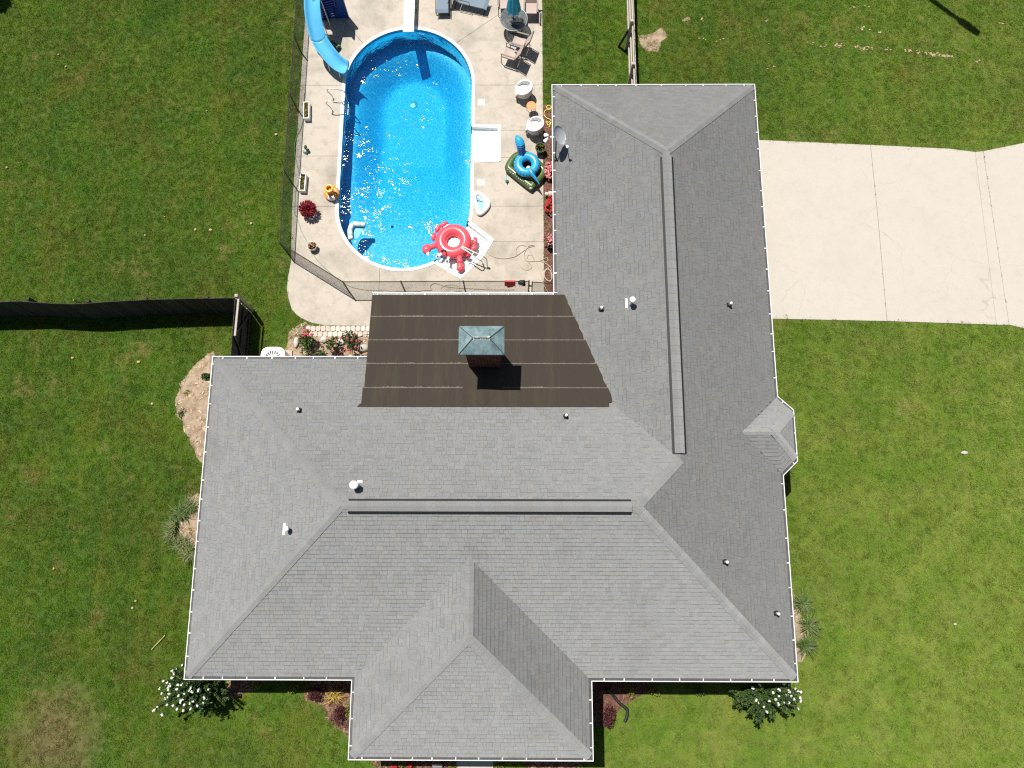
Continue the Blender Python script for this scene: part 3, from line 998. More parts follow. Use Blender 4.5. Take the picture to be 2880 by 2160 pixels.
for i in range(5):
    ya, yb = rows[i], rows[i + 1] - .06
    m = MB()
    za, zb = zP(ya) + .022, zP(yb) + .006
    xl = XLp - (.05 if i == 4 else 0)
    if i == 4:
        top = [(xl, ya, za), (XR(ya), ya, za), (XR(5.45), 5.45, zP(5.45) + .015), (XR(5.45) + .02, 5.22, zP(5.2) + .012), (XR(5.45) - .1, 5.18, zP(5.2) + .012), (XR(5.45) - .1, 5.03, zP(5.03) + .034), (xl - .13, 5.02, zP(5.02) + .034), (xl - .10, 5.08, zP(5.02) + .012), (xl, 5.16, zP(5.1) + .012)]
    else:
        top = [(xl, ya, za), (XR(ya), ya, za), (XR(yb), yb, zb), (xl, yb, zb)]
    k = len(top)
    m.add(top + [(x, y, z - .03) for x, y, z in top], [tuple(reversed(range(k)))] + [(q, (q + 1) % k, (q + 1) % k + k, q + k) for q in range(k)])
    st = build(m, 'roofing_strip', 'membrane', pr)
    if i:
        m = MB(); x = xl
        while x < XR(ya) - .05:                      # the ragged bead of cement along the lap
            wd = R.uniform(.03, .16); h = R.uniform(.012, .028) * (1.9 if mnoise.noise((x * .9, i * 3.1, 0)) > .12 else 1)
            m.prism([(x, ya - .012), (x + wd, ya - .012), (x + wd, ya + h * .5), (x + wd * .5, ya + h), (x, ya + h * .5)], za - .02, za + .003, R.uniform(.5, 1.2))
            x += wd
        build(m, 'lap_bead', 'lap', st)
m = MB()
zc = zP(5.5)
m.add([(-1.24, 6.45, zP(6.45) + .13), (-1.24, 5.04, zP(5.04) + .035), (-2.05, 5.75, zP(5.75) + .018), (-.45, 5.75, zP(5.75) + .018), (-1.85, 6.5, zP(6.5) + .02), (-.6, 6.5, zP(6.5) + .02)],
      [(0, 2, 1), (0, 1, 3), (0, 4, 2), (0, 3, 5)])
build(m, 'chimney_cricket', 'membrane', pr)
m = MB()
for x in (-5.15, -2.0, 1.0): m.box((x, 9.2, 1.33), (.12, .12, 2.66))
build(m, 'porch_post', 'white', house)

# chimney
cx0, cx1, cy0, cy1 = -1.72, -.62, 6.50, 7.10
m = MB(); m.box(((cx0 + cx1) / 2, (cy0 + cy1) / 2, 4.3), (cx1 - cx0 - .02, cy1 - cy0 - .02, 2.96))
ch = build(m, 'chimney', 'mortar', house)
bricks = []
for k in range(34):
    z = 3.22 + k * .075
    for side in range(4):
        L = (cx1 - cx0) if side in (0, 2) else (cy1 - cy0)
        t = -.11 if k % 2 else 0
        while t < L - .01:
            a, c = max(0, t), min(L, t + .21)
            if c - a > .03:
                mid = (a + c) / 2; ln = c - a - .012
                cc = [(cx0 + mid, cy0), (cx1, cy0 + mid), (cx1 - mid, cy1), (cx0, cy1 - mid)][side]
                d = (ln, .05, .062) if side in (0, 2) else (.05, ln, .062)
                bricks.append((side != 0, R.random(), (cc[0], cc[1], z), d))
            t += .22
bricks.sort()
for _, _, c, d in bricks[:190]:
    m = MB(); m.box(c, (d[0], d[1] + R.uniform(0, .008), d[2]), tone=R.uniform(.55, 1.35)); build(m, 'brick', 'brick', ch)
m = MB()
for _, _, c, d in bricks[190:]: m.box(c, d, tone=R.uniform(.55, 1.35))
tag(build(m, 'brick_field', 'brick', ch), kind='stuff')
ccx, ccy, cz = -1.195, 6.80, 5.88
hx, hy = .735, .475
m = MB()
c4 = [(ccx - hx, ccy - hy), (ccx + hx, ccy - hy), (ccx + hx, ccy + hy), (ccx - hx, ccy + hy)]
ra, rb = (ccx - .26, ccy, cz + .27), (ccx + .26, ccy, cz + .27)
e = [(x, y, cz) for x, y in c4]
m.add(e + [ra, rb] + [(x, y, cz - .09) for x, y in c4], [(0, 1, 5, 4), (1, 2, 5), (2, 3, 4, 5), (3, 0, 4), (6, 7, 1, 0), (7, 8, 2, 1), (8, 9, 3, 2), (9, 6, 0, 3), (9, 8, 7, 6)])
cp = build(m, 'chimney_cap', 'copper', ch)
m = MB()
for p, q in ((e[0], ra), (e[1], rb), (e[2], rb), (e[3], ra), (ra, rb)): m.bar(Vector(p) + Vector((0, 0, .01)), Vector(q) + Vector((0, 0, .012)), .022, .03)
build(m, 'standing_seam', simple('dark_seam', (.05, .065, .06), .7), cp)
m = MB()
for i in range(60):                                    # pale corrosion streaks running off the cap ridge
    t = R.random(); s_ = R.choice((-1, 1)); x = ra[0] + (rb[0] - ra[0]) * (0 if R.random() < .25 else 1 if R.random() < .35 else t); ln = R.uniform(.03, .12)
    x += R.uniform(-.03, .03)
    z = cz + .27
    sl_ = .27 / hy
    m.add([(x - .008, ccy + s_ * .012, z + .010 - .012 * sl_), (x + .008, ccy + s_ * .012, z + .010 - .012 * sl_), (x + R.uniform(-.02, .02), ccy + s_ * ln, z + .004 - ln * sl_)], [(0, 1, 2)])
build(m, 'verdigris_streak', simple('verdigris', (.62, .60, .50), .9), cp)
m = MB()
for x, y in c4: m.box((ccx + (x - ccx) * .72, ccy + (y - ccy) * .6, cz - .11), (.04, .04, .14))
build(m, 'cap_leg', 'dark_metal', ch)

# pipes and flue vents through the roof
def pipe(x, y, h=.28, r=.045):
    zz = roof_z(x, y)
    m = MB(); m.lathe([(r, -.1), (r, h), (r * .7, h), (r * .7, h - .02), (.001, h - .03)], (x, y, zz), 12)
    o = build(m, 'vent_pipe', 'white', house)
    m = MB(); m.lathe([(r + .05, .005), (r + .045, .03), (r + .006, .11), (r, .11)], (x, y, zz), 14)
    dx, dy = slope_dir(x, y)
    m.bar((x - dx * .07, y - dy * .07, roof_z(x - dx * .07, y - dy * .07) + .022), (x + dx * .10, y + dy * .10, roof_z(x + dx * .10, y + dy * .10) + .022), .15, .006)
    build(m, 'rubber_boot', 'rubber', o)
def roof_z(x, y):
    best = 0
    for pts, tn, kd in FACES[:11]:
        if inside([(p[0], p[1]) for p in pts], x, y):
            p = [Vector(q) for q in pts]; n_ = (p[1] - p[0]).cross(p[2] - p[0])
            best = max(best, p[0].z - (n_.x * (x - p[0].x) + n_.y * (y - p[0].y)) / n_.z)
    return best or 3.2
def slope_dir(x, y):
    g = Vector(((roof_z(x + .01, y) - roof_z(x - .01, y)), (roof_z(x, y + .01) - roof_z(x, y - .01))))
    return g.normalized() if g.length > 0 else Vector((0, 1))
for x, y in ((2.920, 8.594), (7.453, 8.730), (-7.504, 4.888), (6.714, -0.133), (8.546, -1.794), (1.602, 4.673)): pipe(x, y)
def flue(x, y, cap, h, r, plate):
    zz = roof_z(x, y)
    m = MB(); m.lathe([(r, -.1), (r, h)], (x, y, zz), 14)
    o = build(m, 'flue_vent', 'grey_metal', house, smooth=False)
    m = MB(); m.lathe([(cap, h - .02), (cap, h + .05), (cap * .8, h + .08), (.001, h + .09)], (x, y, zz), 18)
    build(m, 'rain_cap', 'white', o)
    if plate:
        px, py, sx, sy = plate
        m = MB(); zq = roof_z(px, py)
        dx, dy = slope_dir(px, py)
        ang = 0
        m.bar((px - sx / 2, py - sy / 2, roof_z(px - sx / 2, py - sy / 2) + .03), (px + sx / 2, py + sy / 2, roof_z(px + sx / 2, py + sy / 2) + .03), .08, .008)
        build(m, 'flashing', 'white', o)
flue(*(3.908, 8.632), .105, .46, .07, (*(3.768, 8.675), .0, .36))
flue(*(-5.142, 2.187), .135, .44, .11, (*(-5.059, 2.343), .16, 0))
flue(*(-7.393, 0.861), .095, .30, .06, (*(-7.560, 0.864), .0, .38))

# ------------------------------------------------------------------ beds of soil and mulch
BEDS = []
def bed(name, poly, mat, z=.02, amp=.03, step=.16, jit=.05, chips=None, nchip=0, mound=0.0):
    p = rough_edge(poly, .22, jit, R)
    sd = R.uniform(0, 50)
    def zf(x, y):
        d = min(1, edge_dist(p, x, y) / (.9 if mat == 'dirt' else .5))
        return .006 + d * (z + mound + amp * mnoise.fractal((x * 2.2 + sd, y * 2.2, sd), .8, 2, 4)) if d > 0 else .006
    o = build(terrain(p, step, zf), name, mat, smooth=False)
    tag(o, kind='structure')
    BEDS.append(p)
    if chips:
        b = MB(); xs = [q[0] for q in p]; ys = [q[1] for q in p]; k = 0
        while k < nchip:
            x, y = R.uniform(min(xs), max(xs)), R.uniform(min(ys), max(ys))
            k += 1
            if not inside(p, x, y): continue
            a = R.uniform(0, PI); l, w_ = R.uniform(.03, .09), R.uniform(.012, .03)
            z0 = zf(x, y) + .012
            u = Vector((math.cos(a) * l, math.sin(a) * l, R.uniform(-.02, .02))); v = Vector((-math.sin(a) * w_, math.cos(a) * w_, R.uniform(-.012, .012)))
            c = Vector((x, y, z0))
            b.add([c - u - v, c + u - v, c + u + v, c - u + v], [(0, 1, 2, 3)], R.uniform(.55, 1.6))
        tag(build(b, 'mulch_chips' if 'mulch' in chips else 'dirt_clods', chips), kind='stuff')
    return zf

bed('mulch_bed', [(1.05, 7.3), (1.95, 7.3), (1.95, 18.9), (1.05, 18.9)], 'mulch_bed', .03, .03, .14, .02, 'mulch', 5200)
bed('mulch_bed', [(-7.848, -4.848), (-7.692, -5.094), (-7.050, -5.305), (-6.850, -5.777), (-6.559, -6.002), (-5.881, -6.387), (-4.85, -6.2), (-4.85, -3.3), (-7.2, -3.3)], 'mulch_bed', .03, .03, .16, .04, 'mulch_tan', 2200)
bed('mulch_bed', [(-10.860, -4.975), (-10.508, -4.974), (-10.126, -4.923), (-9.644, -4.789), (-8.2, -3.4), (-10.3, -3.4), (-10.6, -4.6)], 'mulch_bed', .03, .03, .16, .04, 'mulch_tan', 800)
bed('mulch_bed', [(1.9, -3.3), (6.2, -3.3), (4.626, -4.789), (4.253, -4.982), (3.882, -5.174), (3.550, -5.442), (3.296, -5.916), (2.0, -6.0)], 'mulch_bed', .03, .03, .16, .03, 'mulch', 1800)
bed('dirt_bed', [(-12.665, 7.648), (-13.100, 7.155), (-13.397, 6.723), (-13.522, 5.980), (-13.434, 5.358), (-13.057, 4.909), (-12.829, 4.241), (-12.512, 3.799), (-12.272, 3.580), (-10.3, 3.2), (-10.3, 6.9), (-12.266, 7.940)], 'dirt', .05, .09, .13, .10, 'dirt_crumb', 420, .12)
bed('dirt_bed', [(-12.329, 2.382), (-12.744, 2.166), (-12.709, 1.790), (-12.923, 1.470), (-12.931, 0.992), (-12.788, 0.623), (-12.575, 0.361), (-12.287, 0.153), (-10.4, -1.3), (-10.4, 1.5)], 'dirt', .05, .06, .13, .06, 'dirt_crumb', 160, .05)
bed('dirt_bed', [(8.7, .0), (10.161, -1.170), (10.359, -1.651), (10.429, -2.104), (10.575, -2.553), (10.539, -3.345), (10.302, -3.738), (8.7, -3.2)], 'dirt', .04, .05, .13, .05, 'dirt_crumb', 160, .04)
bed('dirt_bed', [(-8.558, 9.250), (-8.411, 9.057), (-5.7, 9.05), (-5.2, 9.0), (-5.2, 6.5), (-8.9, 6.5), (-9.376, 7.859), (-9.241, 8.343), (-9.198, 8.725), (-8.949, 9.040)], 'dirt', .015, .03, .15, .06, 'dirt_crumb', 500)
bed('mulch_bed', [(-6.2, -6.3), (-1.9, -6.3), (-1.9, -7.6), (-4.0, -8.2), (-5.2, -7.2)], 'mulch_bed', .03, .03, .16, .04, 'mulch_tan', 900)
bed('mulch_bed', [(.25, -6.3), (2.4, -6.3), (2.4, -7.25), (.25, -7.6)], 'mulch_bed', .03, .03, .16, .03, 'mulch_tan', 400)
# bare patches in the back lawn by the wooden fence
for q in ([(5.231, 22.264), (5.731, 22.357), (6.241, 22.686), (6.514, 22.260), (6.214, 21.978), (6.072, 21.510), (5.577, 21.493), (5.260, 21.887)], [(7.129, 23.063), (7.429, 23.253), (7.589, 23.109), (7.250, 22.968)]):
    bed('bare_patch', q, 'dirt', .012, .02, .12, .05)
b = MB()
def clod(x, y, r):
    b.ball((x, y, .02), (r, r * R.uniform(.6, 1), r * .6), 6, 4, R.uniform(.8, 1.3))
for x, y, n in ((*(10.822, 22.984), 5), (*(10.832, 21.917), 3), (*(12.764, 21.864), 6), (*(13.905, 21.738), 14), (*(14.639, 21.671), 10), (*(14.960, 21.595), 14), (*(15.249, 21.613), 10), (*(14.971, 22.581), 10), (*(15.739, 22.418), 6), (*(16.875, 21.477), 14), (*(17.280, 21.429), 8), (*(17.602, 21.382), 8), (*(18.003, 21.306), 22), (*(18.363, 21.240), 24), (*(18.644, 21.193), 12), (*(19.843, 20.985), 8), (*(21.110, 22.853), 4), (*(14.739, 23.657), 5), (*(15.409, 23.703), 4), (*(7.997, 22.132), 4), (*(7.961, 23.060), 4), (*(8.735, 22.017), 3), (*(16.061, 21.526), 4), (*(13.289, 21.740), 4), (*(10.872, 20.706), 5)):
    c = (x, y)
    for k in range(n): clod(c[0] + R.gauss(0, .10), c[1] + R.gauss(0, .045), R.uniform(.02, .055))
tag(build(b, 'dirt_clods', 'dirt_crumb'), kind='stuff')

# ------------------------------------------------------------------ grass blades over the lawn
def tuft(seed, n, rad, tall):
    r = random.Random(seed); b = MB()
    for k in range(n):
        a = r.uniform(0, 2 * PI); q = rad * math.sqrt(r.random())
        p = Vector((q * math.cos(a), q * math.sin(a), 0))
        a2 = r.uniform(0, 2 * PI); h = tall * r.uniform(.5, 1.15); ln = h * r.uniform(.4, 1.5)
        w_ = r.uniform(.008, .015); t = a2 + PI / 2
        s = Vector((math.cos(t), math.sin(t), 0)) * w_ / 2
        m = p + Vector((math.cos(a2), math.sin(a2), 0)) * ln * .4 + Vector((0, 0, h * .75)); e = p + Vector((math.cos(a2), math.sin(a2), 0)) * ln + Vector((0, 0, h))
        b.add([p - s, p + s, m + s * .8, e, m - s * .8], [(0, 1, 2, 4), (4, 2, 3)])
    me = bpy.data.meshes.new('grass_tuft'); me.from_pydata(b.v, [], b.f); me.materials.append(M['grass'])
    return bpy.data.objects.new('grass_tuft', me)
SP = .150
gx = np.arange(-31.0, 31.0, SP); gy = np.arange(-15.0, 33.0, SP)
X, Y = np.meshgrid(gx, gy)
rs = np.random.RandomState(3)
X = X + rs.uniform(-.5, .5, X.shape) * SP; Y = Y + rs.uniform(-.5, .5, Y.shape) * SP
X = X.ravel(); Y = Y.ravel()
keep = np.ones(X.shape, bool)
keep &= ~inside_np(offs(OUT, .55, True), X, Y)
keep &= ~((X > -5.4) & (X < 1.9) & (Y > 6) & (Y < 9.2))
grow = lambda poly, d: offs(poly, -d, True)
jx, jy = rs.normal(0, 1, X.shape), rs.normal(0, 1, X.shape)
for pl in (DECK_OUT, DRIVE):
    keep &= ~inside_np(pl, X + jx * .03, Y + jy * .03)
keep &= ~((X > xa_path - .05) & (X < xb_path + .05) & (Y < -5))
for pl in BEDS: keep &= ~inside_np(pl, X + jx * .20, Y + jy * .20)
# thin grass on the worn brown patches of the south-west corner
keep &= ~((rs.rand(X.size) < .35) & (np.hypot(X - (-16.743, -6.301)[0], Y - (-16.743, -6.301)[1]) < 1.9))
X, Y = X[keep], Y[keep]
gm = bpy.data.meshes.new('grass')
gm.vertices.add(len(X))
gm.vertices.foreach_set('co', np.stack([X, Y, np.zeros_like(X)], 1).astype(np.float32).ravel())
go = bpy.data.objects.new('grass', gm)
COL.objects.link(go)
tag(go, kind='stuff')
ng = bpy.data.node_groups.new('grass_scatter', 'GeometryNodeTree')
ng.interface.new_socket('Geometry', in_out='INPUT', socket_type='NodeSocketGeometry')
ng.interface.new_socket('Geometry', in_out='OUTPUT', socket_type='NodeSocketGeometry')
gi = ng.nodes.new('NodeGroupInput'); gout = ng.nodes.new('NodeGroupOutput')
last = None
jn = ng.nodes.new('GeometryNodeJoinGeometry')
idx = ng.nodes.new('GeometryNodeInputIndex')
for k in range(3):
    tf = tuft(k, 46, .135, .045)
    oi = ng.nodes.new('GeometryNodeObjectInfo'); oi.inputs['Object'].default_value = tf; oi.inputs['As Instance'].default_value = True
    md = ng.nodes.new('FunctionNodeIntegerMath'); md.operation = 'MODULO'; md.inputs[1].default_value = 3
    ng.links.new(idx.outputs[0], md.inputs[0])
    cmp_ = ng.nodes.new('FunctionNodeCompare'); cmp_.data_type = 'INT'; cmp_.operation = 'EQUAL'
    ng.links.new(md.outputs[0], cmp_.inputs[2]); cmp_.inputs[3].default_value = k
    ip = ng.nodes.new('GeometryNodeInstanceOnPoints')
    rv = ng.nodes.new('FunctionNodeRandomValue'); rv.data_type = 'FLOAT_VECTOR'; rv.inputs[0].default_value = (0, 0, 0); rv.inputs[1].default_value = (.15, .15, 6.28)
    rvs = ng.nodes.new('FunctionNodeRandomValue'); rvs.data_type = 'FLOAT'; rvs.inputs[2].default_value = .7; rvs.inputs[3].default_value = 1.25; rvs.inputs['Seed'].default_value = 5
    ng.links.new(gi.outputs[0], ip.inputs['Points']); ng.links.new(cmp_.outputs[0], ip.inputs['Selection'])
    ng.links.new(oi.outputs['Geometry'], ip.inputs['Instance']); ng.links.new(rv.outputs[0], ip.inputs['Rotation']); ng.links.new(rvs.outputs[1], ip.inputs['Scale'])
    ng.links.new(ip.outputs[0], jn.inputs[0])
ng.links.new(jn.outputs[0], gout.inputs[0])
mod = go.modifiers.new('scatter', 'NODES'); mod.node_group = ng

# ------------------------------------------------------------------ pavers along the rose bed
pv = thing('paver_edging', None, None, kind='structure')
p0, p1 = (-8.542, 8.987), (-5.25, 8.93)
for row, yy in ((0, 8.93), (1, 8.70)):
    x = p0[0] + (.0 if row == 0 else .09)
    while x < -5.3:
        b = MB(); w_ = .20
        hx = w_ / 2 - .008; cx = x + w_ / 2
        b.prism([(cx - hx, yy - .06), (cx - hx * .55, yy - .108), (cx + hx * .55, yy - .108), (cx + hx, yy - .06), (cx + hx, yy + .06), (cx + hx * .55, yy + .108), (cx - hx * .55, yy + .108), (cx - hx, yy + .06)], 0, .05 + R.uniform(-.004, .006), R.uniform(.85, 1.15))
        build(b, 'paver', 'paver', pv)
        x += w_

# ------------------------------------------------------------------ chain-link fence round the pool
FH = 1.22
fence = thing('chain_link_fence', 'black chain-link fence round the pool deck', 'fence', (-9.47, 12.11, 0))
def wire_panel(a, c, parent, h=FH, rad=.0016, pitch=.066):
    a, c = Vector((*a, 0)), Vector((*c, 0)); L = (c - a).length; d = (c - a) / L
    m = MB()
    def wire(t0, z0, t1, z1):
        m.bar(a + d * t0 + Vector((0, 0, z0)), a + d * t1 + Vector((0, 0, z1)), rad * 1.8, rad * 1.8)
    for sgn in (1, -1):
        t = -h
        while t < L + h:
            p, q = (t, 0.04), (t + h, h)
            if sgn < 0: p, q = (t + h, .04), (t, h)
            lo, hi = (p, q) if p[0] < q[0] else (q, p)
            if hi[0] > .02 and lo[0] < L - .02:
                def at_(tt):
                    f = (tt - lo[0]) / (hi[0] - lo[0]); return lo[1] + (hi[1] - lo[1]) * f
                ta, tb = max(0, lo[0]), min(L, hi[0])
                if tb - ta > .02: wire(ta, at_(ta), tb, at_(tb))
            t += pitch
    build(m, 'wire_mesh', 'dark_metal', parent)
    m = MB(); m.tube([a + Vector((0, 0, h)), c + Vector((0, 0, h))], .019, 8)
    build(m, 'top_rail', 'dark_metal', parent)
def fpost(p, parent, h=FH + .03, r=.030):
    m = MB(); m.tube([(p[0], p[1], -.1), (p[0], p[1], h)], r, 10); m.ball((p[0], p[1], h), (r * 1.15, r * 1.15, r), 8, 5)
    build(m, 'post', 'dark_metal', parent)
FP = [(-9.50, 26.6), (-9.49, 23.9), (-9.49, 21.45), (-9.48, 18.68), (-9.48, 15.24), (-9.45, 12.11)]
for a, c in zip(FP[:-1], FP[1:]): wire_panel(a, c, fence)
wire_panel((-9.45, 12.11), (-6.87, 10.48), fence)
for a, c in (((-6.87, 10.48), (-4.60, 10.49)), ((-4.60, 10.49), (-2.16, 10.50)), ((-2.16, 10.50), (.40, 10.50))): wire_panel(a, c, fence)
for q in FP[1:] + [(-6.87, 10.48), (-4.60, 10.49), (-2.16, 10.50), (.40, 10.50)]: fpost(q, fence)
gate = thing('chain_link_gate', 'narrow black chain-link gate between the pool fence and the house', 'gate', (.52, 10.47, 0))
wire_panel((.53, 10.47), (1.42, 10.40), gate)
fpost((.53, 10.47), gate, r=.022); fpost((1.42, 10.40), gate, r=.022)
m = MB(); m.tube([(.53, 10.47, .06), (1.42, 10.40, .06)], .018, 8); build(m, 'bottom_rail', 'dark_metal', gate)
m = MB(); m.box((.47, 10.485, .75), (.12, .05, .10)); build(m, 'latch', 'dark_metal', gate)

# ------------------------------------------------------------------ wooden privacy fence, left
def plank_run(parent, pts, h, mat, wd=.14, th=.022, gap=.006, jit=.012, tr=(.6, 1.4)):
    acc = []
    P = crom([(*p, 0) for p in pts], 10); 
    L = [0]
    for a, c in zip(P[:-1], P[1:]): L.append(L[-1] + (c - a).length)
    def at_(s_):
        for i in range(len(P) - 1):
            if s_ <= L[i + 1]: return P[i] + (P[i + 1] - P[i]) * ((s_ - L[i]) / max(1e-6, L[i + 1] - L[i]))
        return P[-1]
    s_ = 0; me_n = 0
    while s_ < L[-1] - .02:
        a, c = at_(s_), at_(min(L[-1], s_ + wd - gap))
        d = (c - a).normalized(); hh = h + R.uniform(-jit, jit)
        m = MB(); mid = (a + c) / 2
        ang = math.atan2(d.y, d.x)
        m.box((mid.x, mid.y, hh / 2), ((c - a).length + .003, th * R.uniform(.9, 1.2), hh), ang, R.uniform(*tr))
        build(m, 'plank', mat, parent)
        s_ += wd
    return at_, L[-1]
wf = thing('wooden_fence', 'dark stained board fence curving along the left lawn to the gate', 'fence', (-10.8, 9.61, 0))
WP = [(-24.5, 9.45), (-22.0, 9.42), (-19.79, 9.46), (-19.05, 9.48), (-18.4, 9.43), (-17.41, 9.38), (-16.72, 9.38), (-15.65, 9.46), (-14.38, 9.53), (-12.42, 9.59), (-10.84, 9.61)]
at_, LL = plank_run(wf, WP, 1.83, 'wood_dark')
for z in (.35, .95, 1.55):
    m = MB()
    for i in range(24):
        a, c = at_(LL * i / 24), at_(LL * (i + 1) / 24)
        m.bar(a + Vector((0, .035, z)), c + Vector((0, .035, z)), .04, .09)
    build(m, 'rail', 'wood_grey', wf)
for x, y in ((-18.729, 9.601), (-16.425, 9.499), (-14.222, 9.586), (-11.869, 9.653)):
    m = MB(); m.box((x, y - .02, .93), (.10, .10, 1.86)); build(m, 'post', 'wood_dark', wf)
m = MB(); m.box((-10.75, 9.69, .95), (.11, .11, 1.9)); build(m, 'post', 'wood_grey', wf)
m = MB()
a = Vector((*(-17.164, 9.662), 1.5)); c = Vector((*(-17.647, 9.967) , .02)); c.y = 9.42
wg = thing('wooden_gate', 'dark board gate with diagonal braces between fence corner and house', 'gate', (-10.74, 8.6, 0))
plank_run(wg, [(-10.80, 9.57), (-10.80, 8.6), (-10.79, 7.6), (-10.79, 6.6)], 1.83, 'wood_dark', wd=.135, jit=.02)
m = MB(); m.bar((-10.68, 9.58, 1.80), (-10.70, 8.12, 1.80), .075, .05); build(m, 'top_board', 'wood_grey', wg)
for z in (.30, 1.0):
    m = MB(); m.bar((-10.745, 9.5, z), (-10.745, 6.8, z), .035, .10); build(m, 'rail', 'wood_dark', wg)
for p, q in (((-10.725, 9.45, .32), (-10.725, 8.2, 1.7)), ((-10.725, 8.15, 1.7), (-10.725, 7.2, .32))):
    m = MB(); m.bar(p, q, .035, .10); build(m, 'brace', 'wood_dark', wg)
# pale stick behind the fence and the weathered fence by the north wing
t = MB(); t.bar((*(-17.539, 9.849), .9), (*(-17.586, 9.902), .02), .07, .02)
tag(build(t, 'stick', 'straw', at=(*(-17.702, 9.973), 0)), 'pale wooden stick leaning behind the dark board fence', 'stick')
nf = thing('wooden_fence', 'weathered grey board fence running north from the roof of the wing', 'fence', (4.75, 22, 0))
plank_run(nf, [(4.80, 26.5), (4.78, 24), (4.76, 22), (4.755, 20), (4.75, 17.2)], 1.80, 'wood_grey', tr=(.75, 1.2), jit=.02)
for z, off in ((.40, -.055), (1.0, -.055), (1.62, -.06)):
    m = MB(); m.bar((4.80 + off, 26.4, z), (4.75 + off, 17.4, z), .05, .09); build(m, 'rail', 'wood_grey', nf)
for y in (25.6, (4.598, 21.628)[1], (4.662, 19.633)[1]):
    m = MB(); m.box((4.66, y, .93), (.11, .11, 1.86)); build(m, 'post', 'wood_grey', nf)
m = MB(); m.bar((4.60, (4.598, 21.628)[1], 1.25), (4.35, (4.598, 21.628)[1] + .1, .03), .09, .09); build(m, 'brace', 'wood_dark', nf)

def V3(p, z): return Vector((p[0], p[1], z))
# ------------------------------------------------------------------ pool slide
sl_ = thing('pool_slide', 'curved light blue water slide with dark blue ladder at the pool corner', 'slide', (*(-8.336, 23.257), 0))
path = crom([(*(-8.555, 22.932), 1.95), (*(-8.577, 22.561), 1.82), (*(-8.589, 22.186), 1.62), (*(-8.548, 21.718), 1.30), (*(-8.392, 21.237), .96), (*(-8.033, 20.778), .68), (*(-7.703, 20.498), .46), (*(-7.385, 20.359), .36)], 7)
def chute(pts, wid=.30):
    m = MB(); k = 11; v = []
    prof = []
    for j in range(k):
        t = -1 + 2 * j / (k - 1)
        prof.append((t, .02 + .20 * abs(t) ** 3.2))
    prof = [(-1.12, .20), (-1.12, .235)] + prof[:] + [(1.12, .235), (1.12, .20)]
    prof[2] = (-1.0, .235); prof[-3] = (1.0, .235)
    inner = prof
    outer = [(1.05, .12), (.8, -.04), (0, -.06), (-.8, -.04), (-1.05, .12)]
    ring = inner + outer; n = len(ring)
    for i, p in enumerate(pts):
        d = (pts[min(i + 1, len(pts) - 1)] - pts[max(i - 1, 0)]); d.z = 0; d.normalize()
        s_ = Vector((d.y, -d.x, 0))
        ww = wid
        for a, z in ring: v.append(p + s_ * (-a * ww) + Vector((0, 0, z)))
    f = []
    for i in range(len(pts) - 1):
        for j in range(n):
            f.append((i * n + j, i * n + (j + 1) % n, (i + 1) * n + (j + 1) % n, (i + 1) * n + j))
    f += [tuple(range(n - 1, -1, -1)), tuple((len(pts) - 1) * n + j for j in range(n))]
    m.add(v, f); return m
cut = 27
build(chute(path[:cut + 1]), 'chute_section', 'slide', sl_, smooth=True)
o = build(chute([p + Vector((0, 0, .004)) for p in path[cut:]]), 'chute_section', 'slide', sl_, smooth=True)
m = MB(); d = (path[cut + 1] - path[cut - 1]).normalized(); s_ = Vector((d.y, -d.x, 0)).normalized()
m.bar(path[cut] - s_ * .27 + Vector((0, 0, .030)), path[cut] + s_ * .27 + Vector((0, 0, .030)), .02, .012); build(m, 'joint', 'slide_dark', sl_)
m = MB(); q = path[4]; m.torus((q.x, q.y - .05, q.z + .025), .085, .012, 20, 6); build(m, 'badge_ring', 'slide', sl_)
a0, a1 = Vector((*(-8.118, 22.887), 1.75)), Vector((*(-8.359, 23.197), .03))
sd = Vector((.96, .27, 0)) * .30
for sg in (-1, 1):
    m = MB(); m.bar(a0 + sd * sg, a1 + sd * sg, .05, .14); build(m, 'ladder_side', 'slide_dark', sl_)
for k in range(9):
    t = (k + .6) / 9; p = a0 + (a1 - a0) * t
    m = MB(); m.bar(p - sd * .92, p + sd * .92, .16, .045); build(m, 'tread', 'slide_dark', sl_)
for i, off in ((3, .2), (15, .1), (24, .0), (36, 0), (44, 0)):
    p = path[min(i, len(path) - 1)]
    for sg in (-1, 1):
        dd = (path[min(i + 1, len(path) - 1)] - path[i - 1]); dd.z = 0; dd.normalize(); s_ = Vector((dd.y, -dd.x, 0)) * .24 * sg
        m = MB(); m.tube([p + s_ + Vector((0, 0, -.03)), (p.x + s_.x * 1.15, p.y + s_.y * 1.15, .03)], .022, 8); build(m, 'support_leg', 'steel', sl_)
pc = V3((-8.195, 23.219), 1.92)
m = MB(); m.box(pc, (.85, .80, .10)); build(m, 'platform', 'slide_dark', sl_)
for sx in (-.40, .40):
    m = MB(); m.box((pc.x + sx, pc.y, 2.25), (.05, .75, .60)); build(m, 'guard_panel', 'slide_dark', sl_)
    m = MB(); m.bar((pc.x + sx, pc.y, 1.9), (pc.x + sx, pc.y, .03), .09, .6); build(m, 'tower_side', 'slide_dark', sl_)
gb = thing('ribbed_tub', 'dark green ribbed plastic tub lying in the shade of the slide', 'tub', (*(-8.069, 21.776), .03))
ax = Vector((.80, -.60, 0)); c = Vector((*(-8.048, 21.688), .03))
m = MB(); sv = Vector((.60, .80, 0))
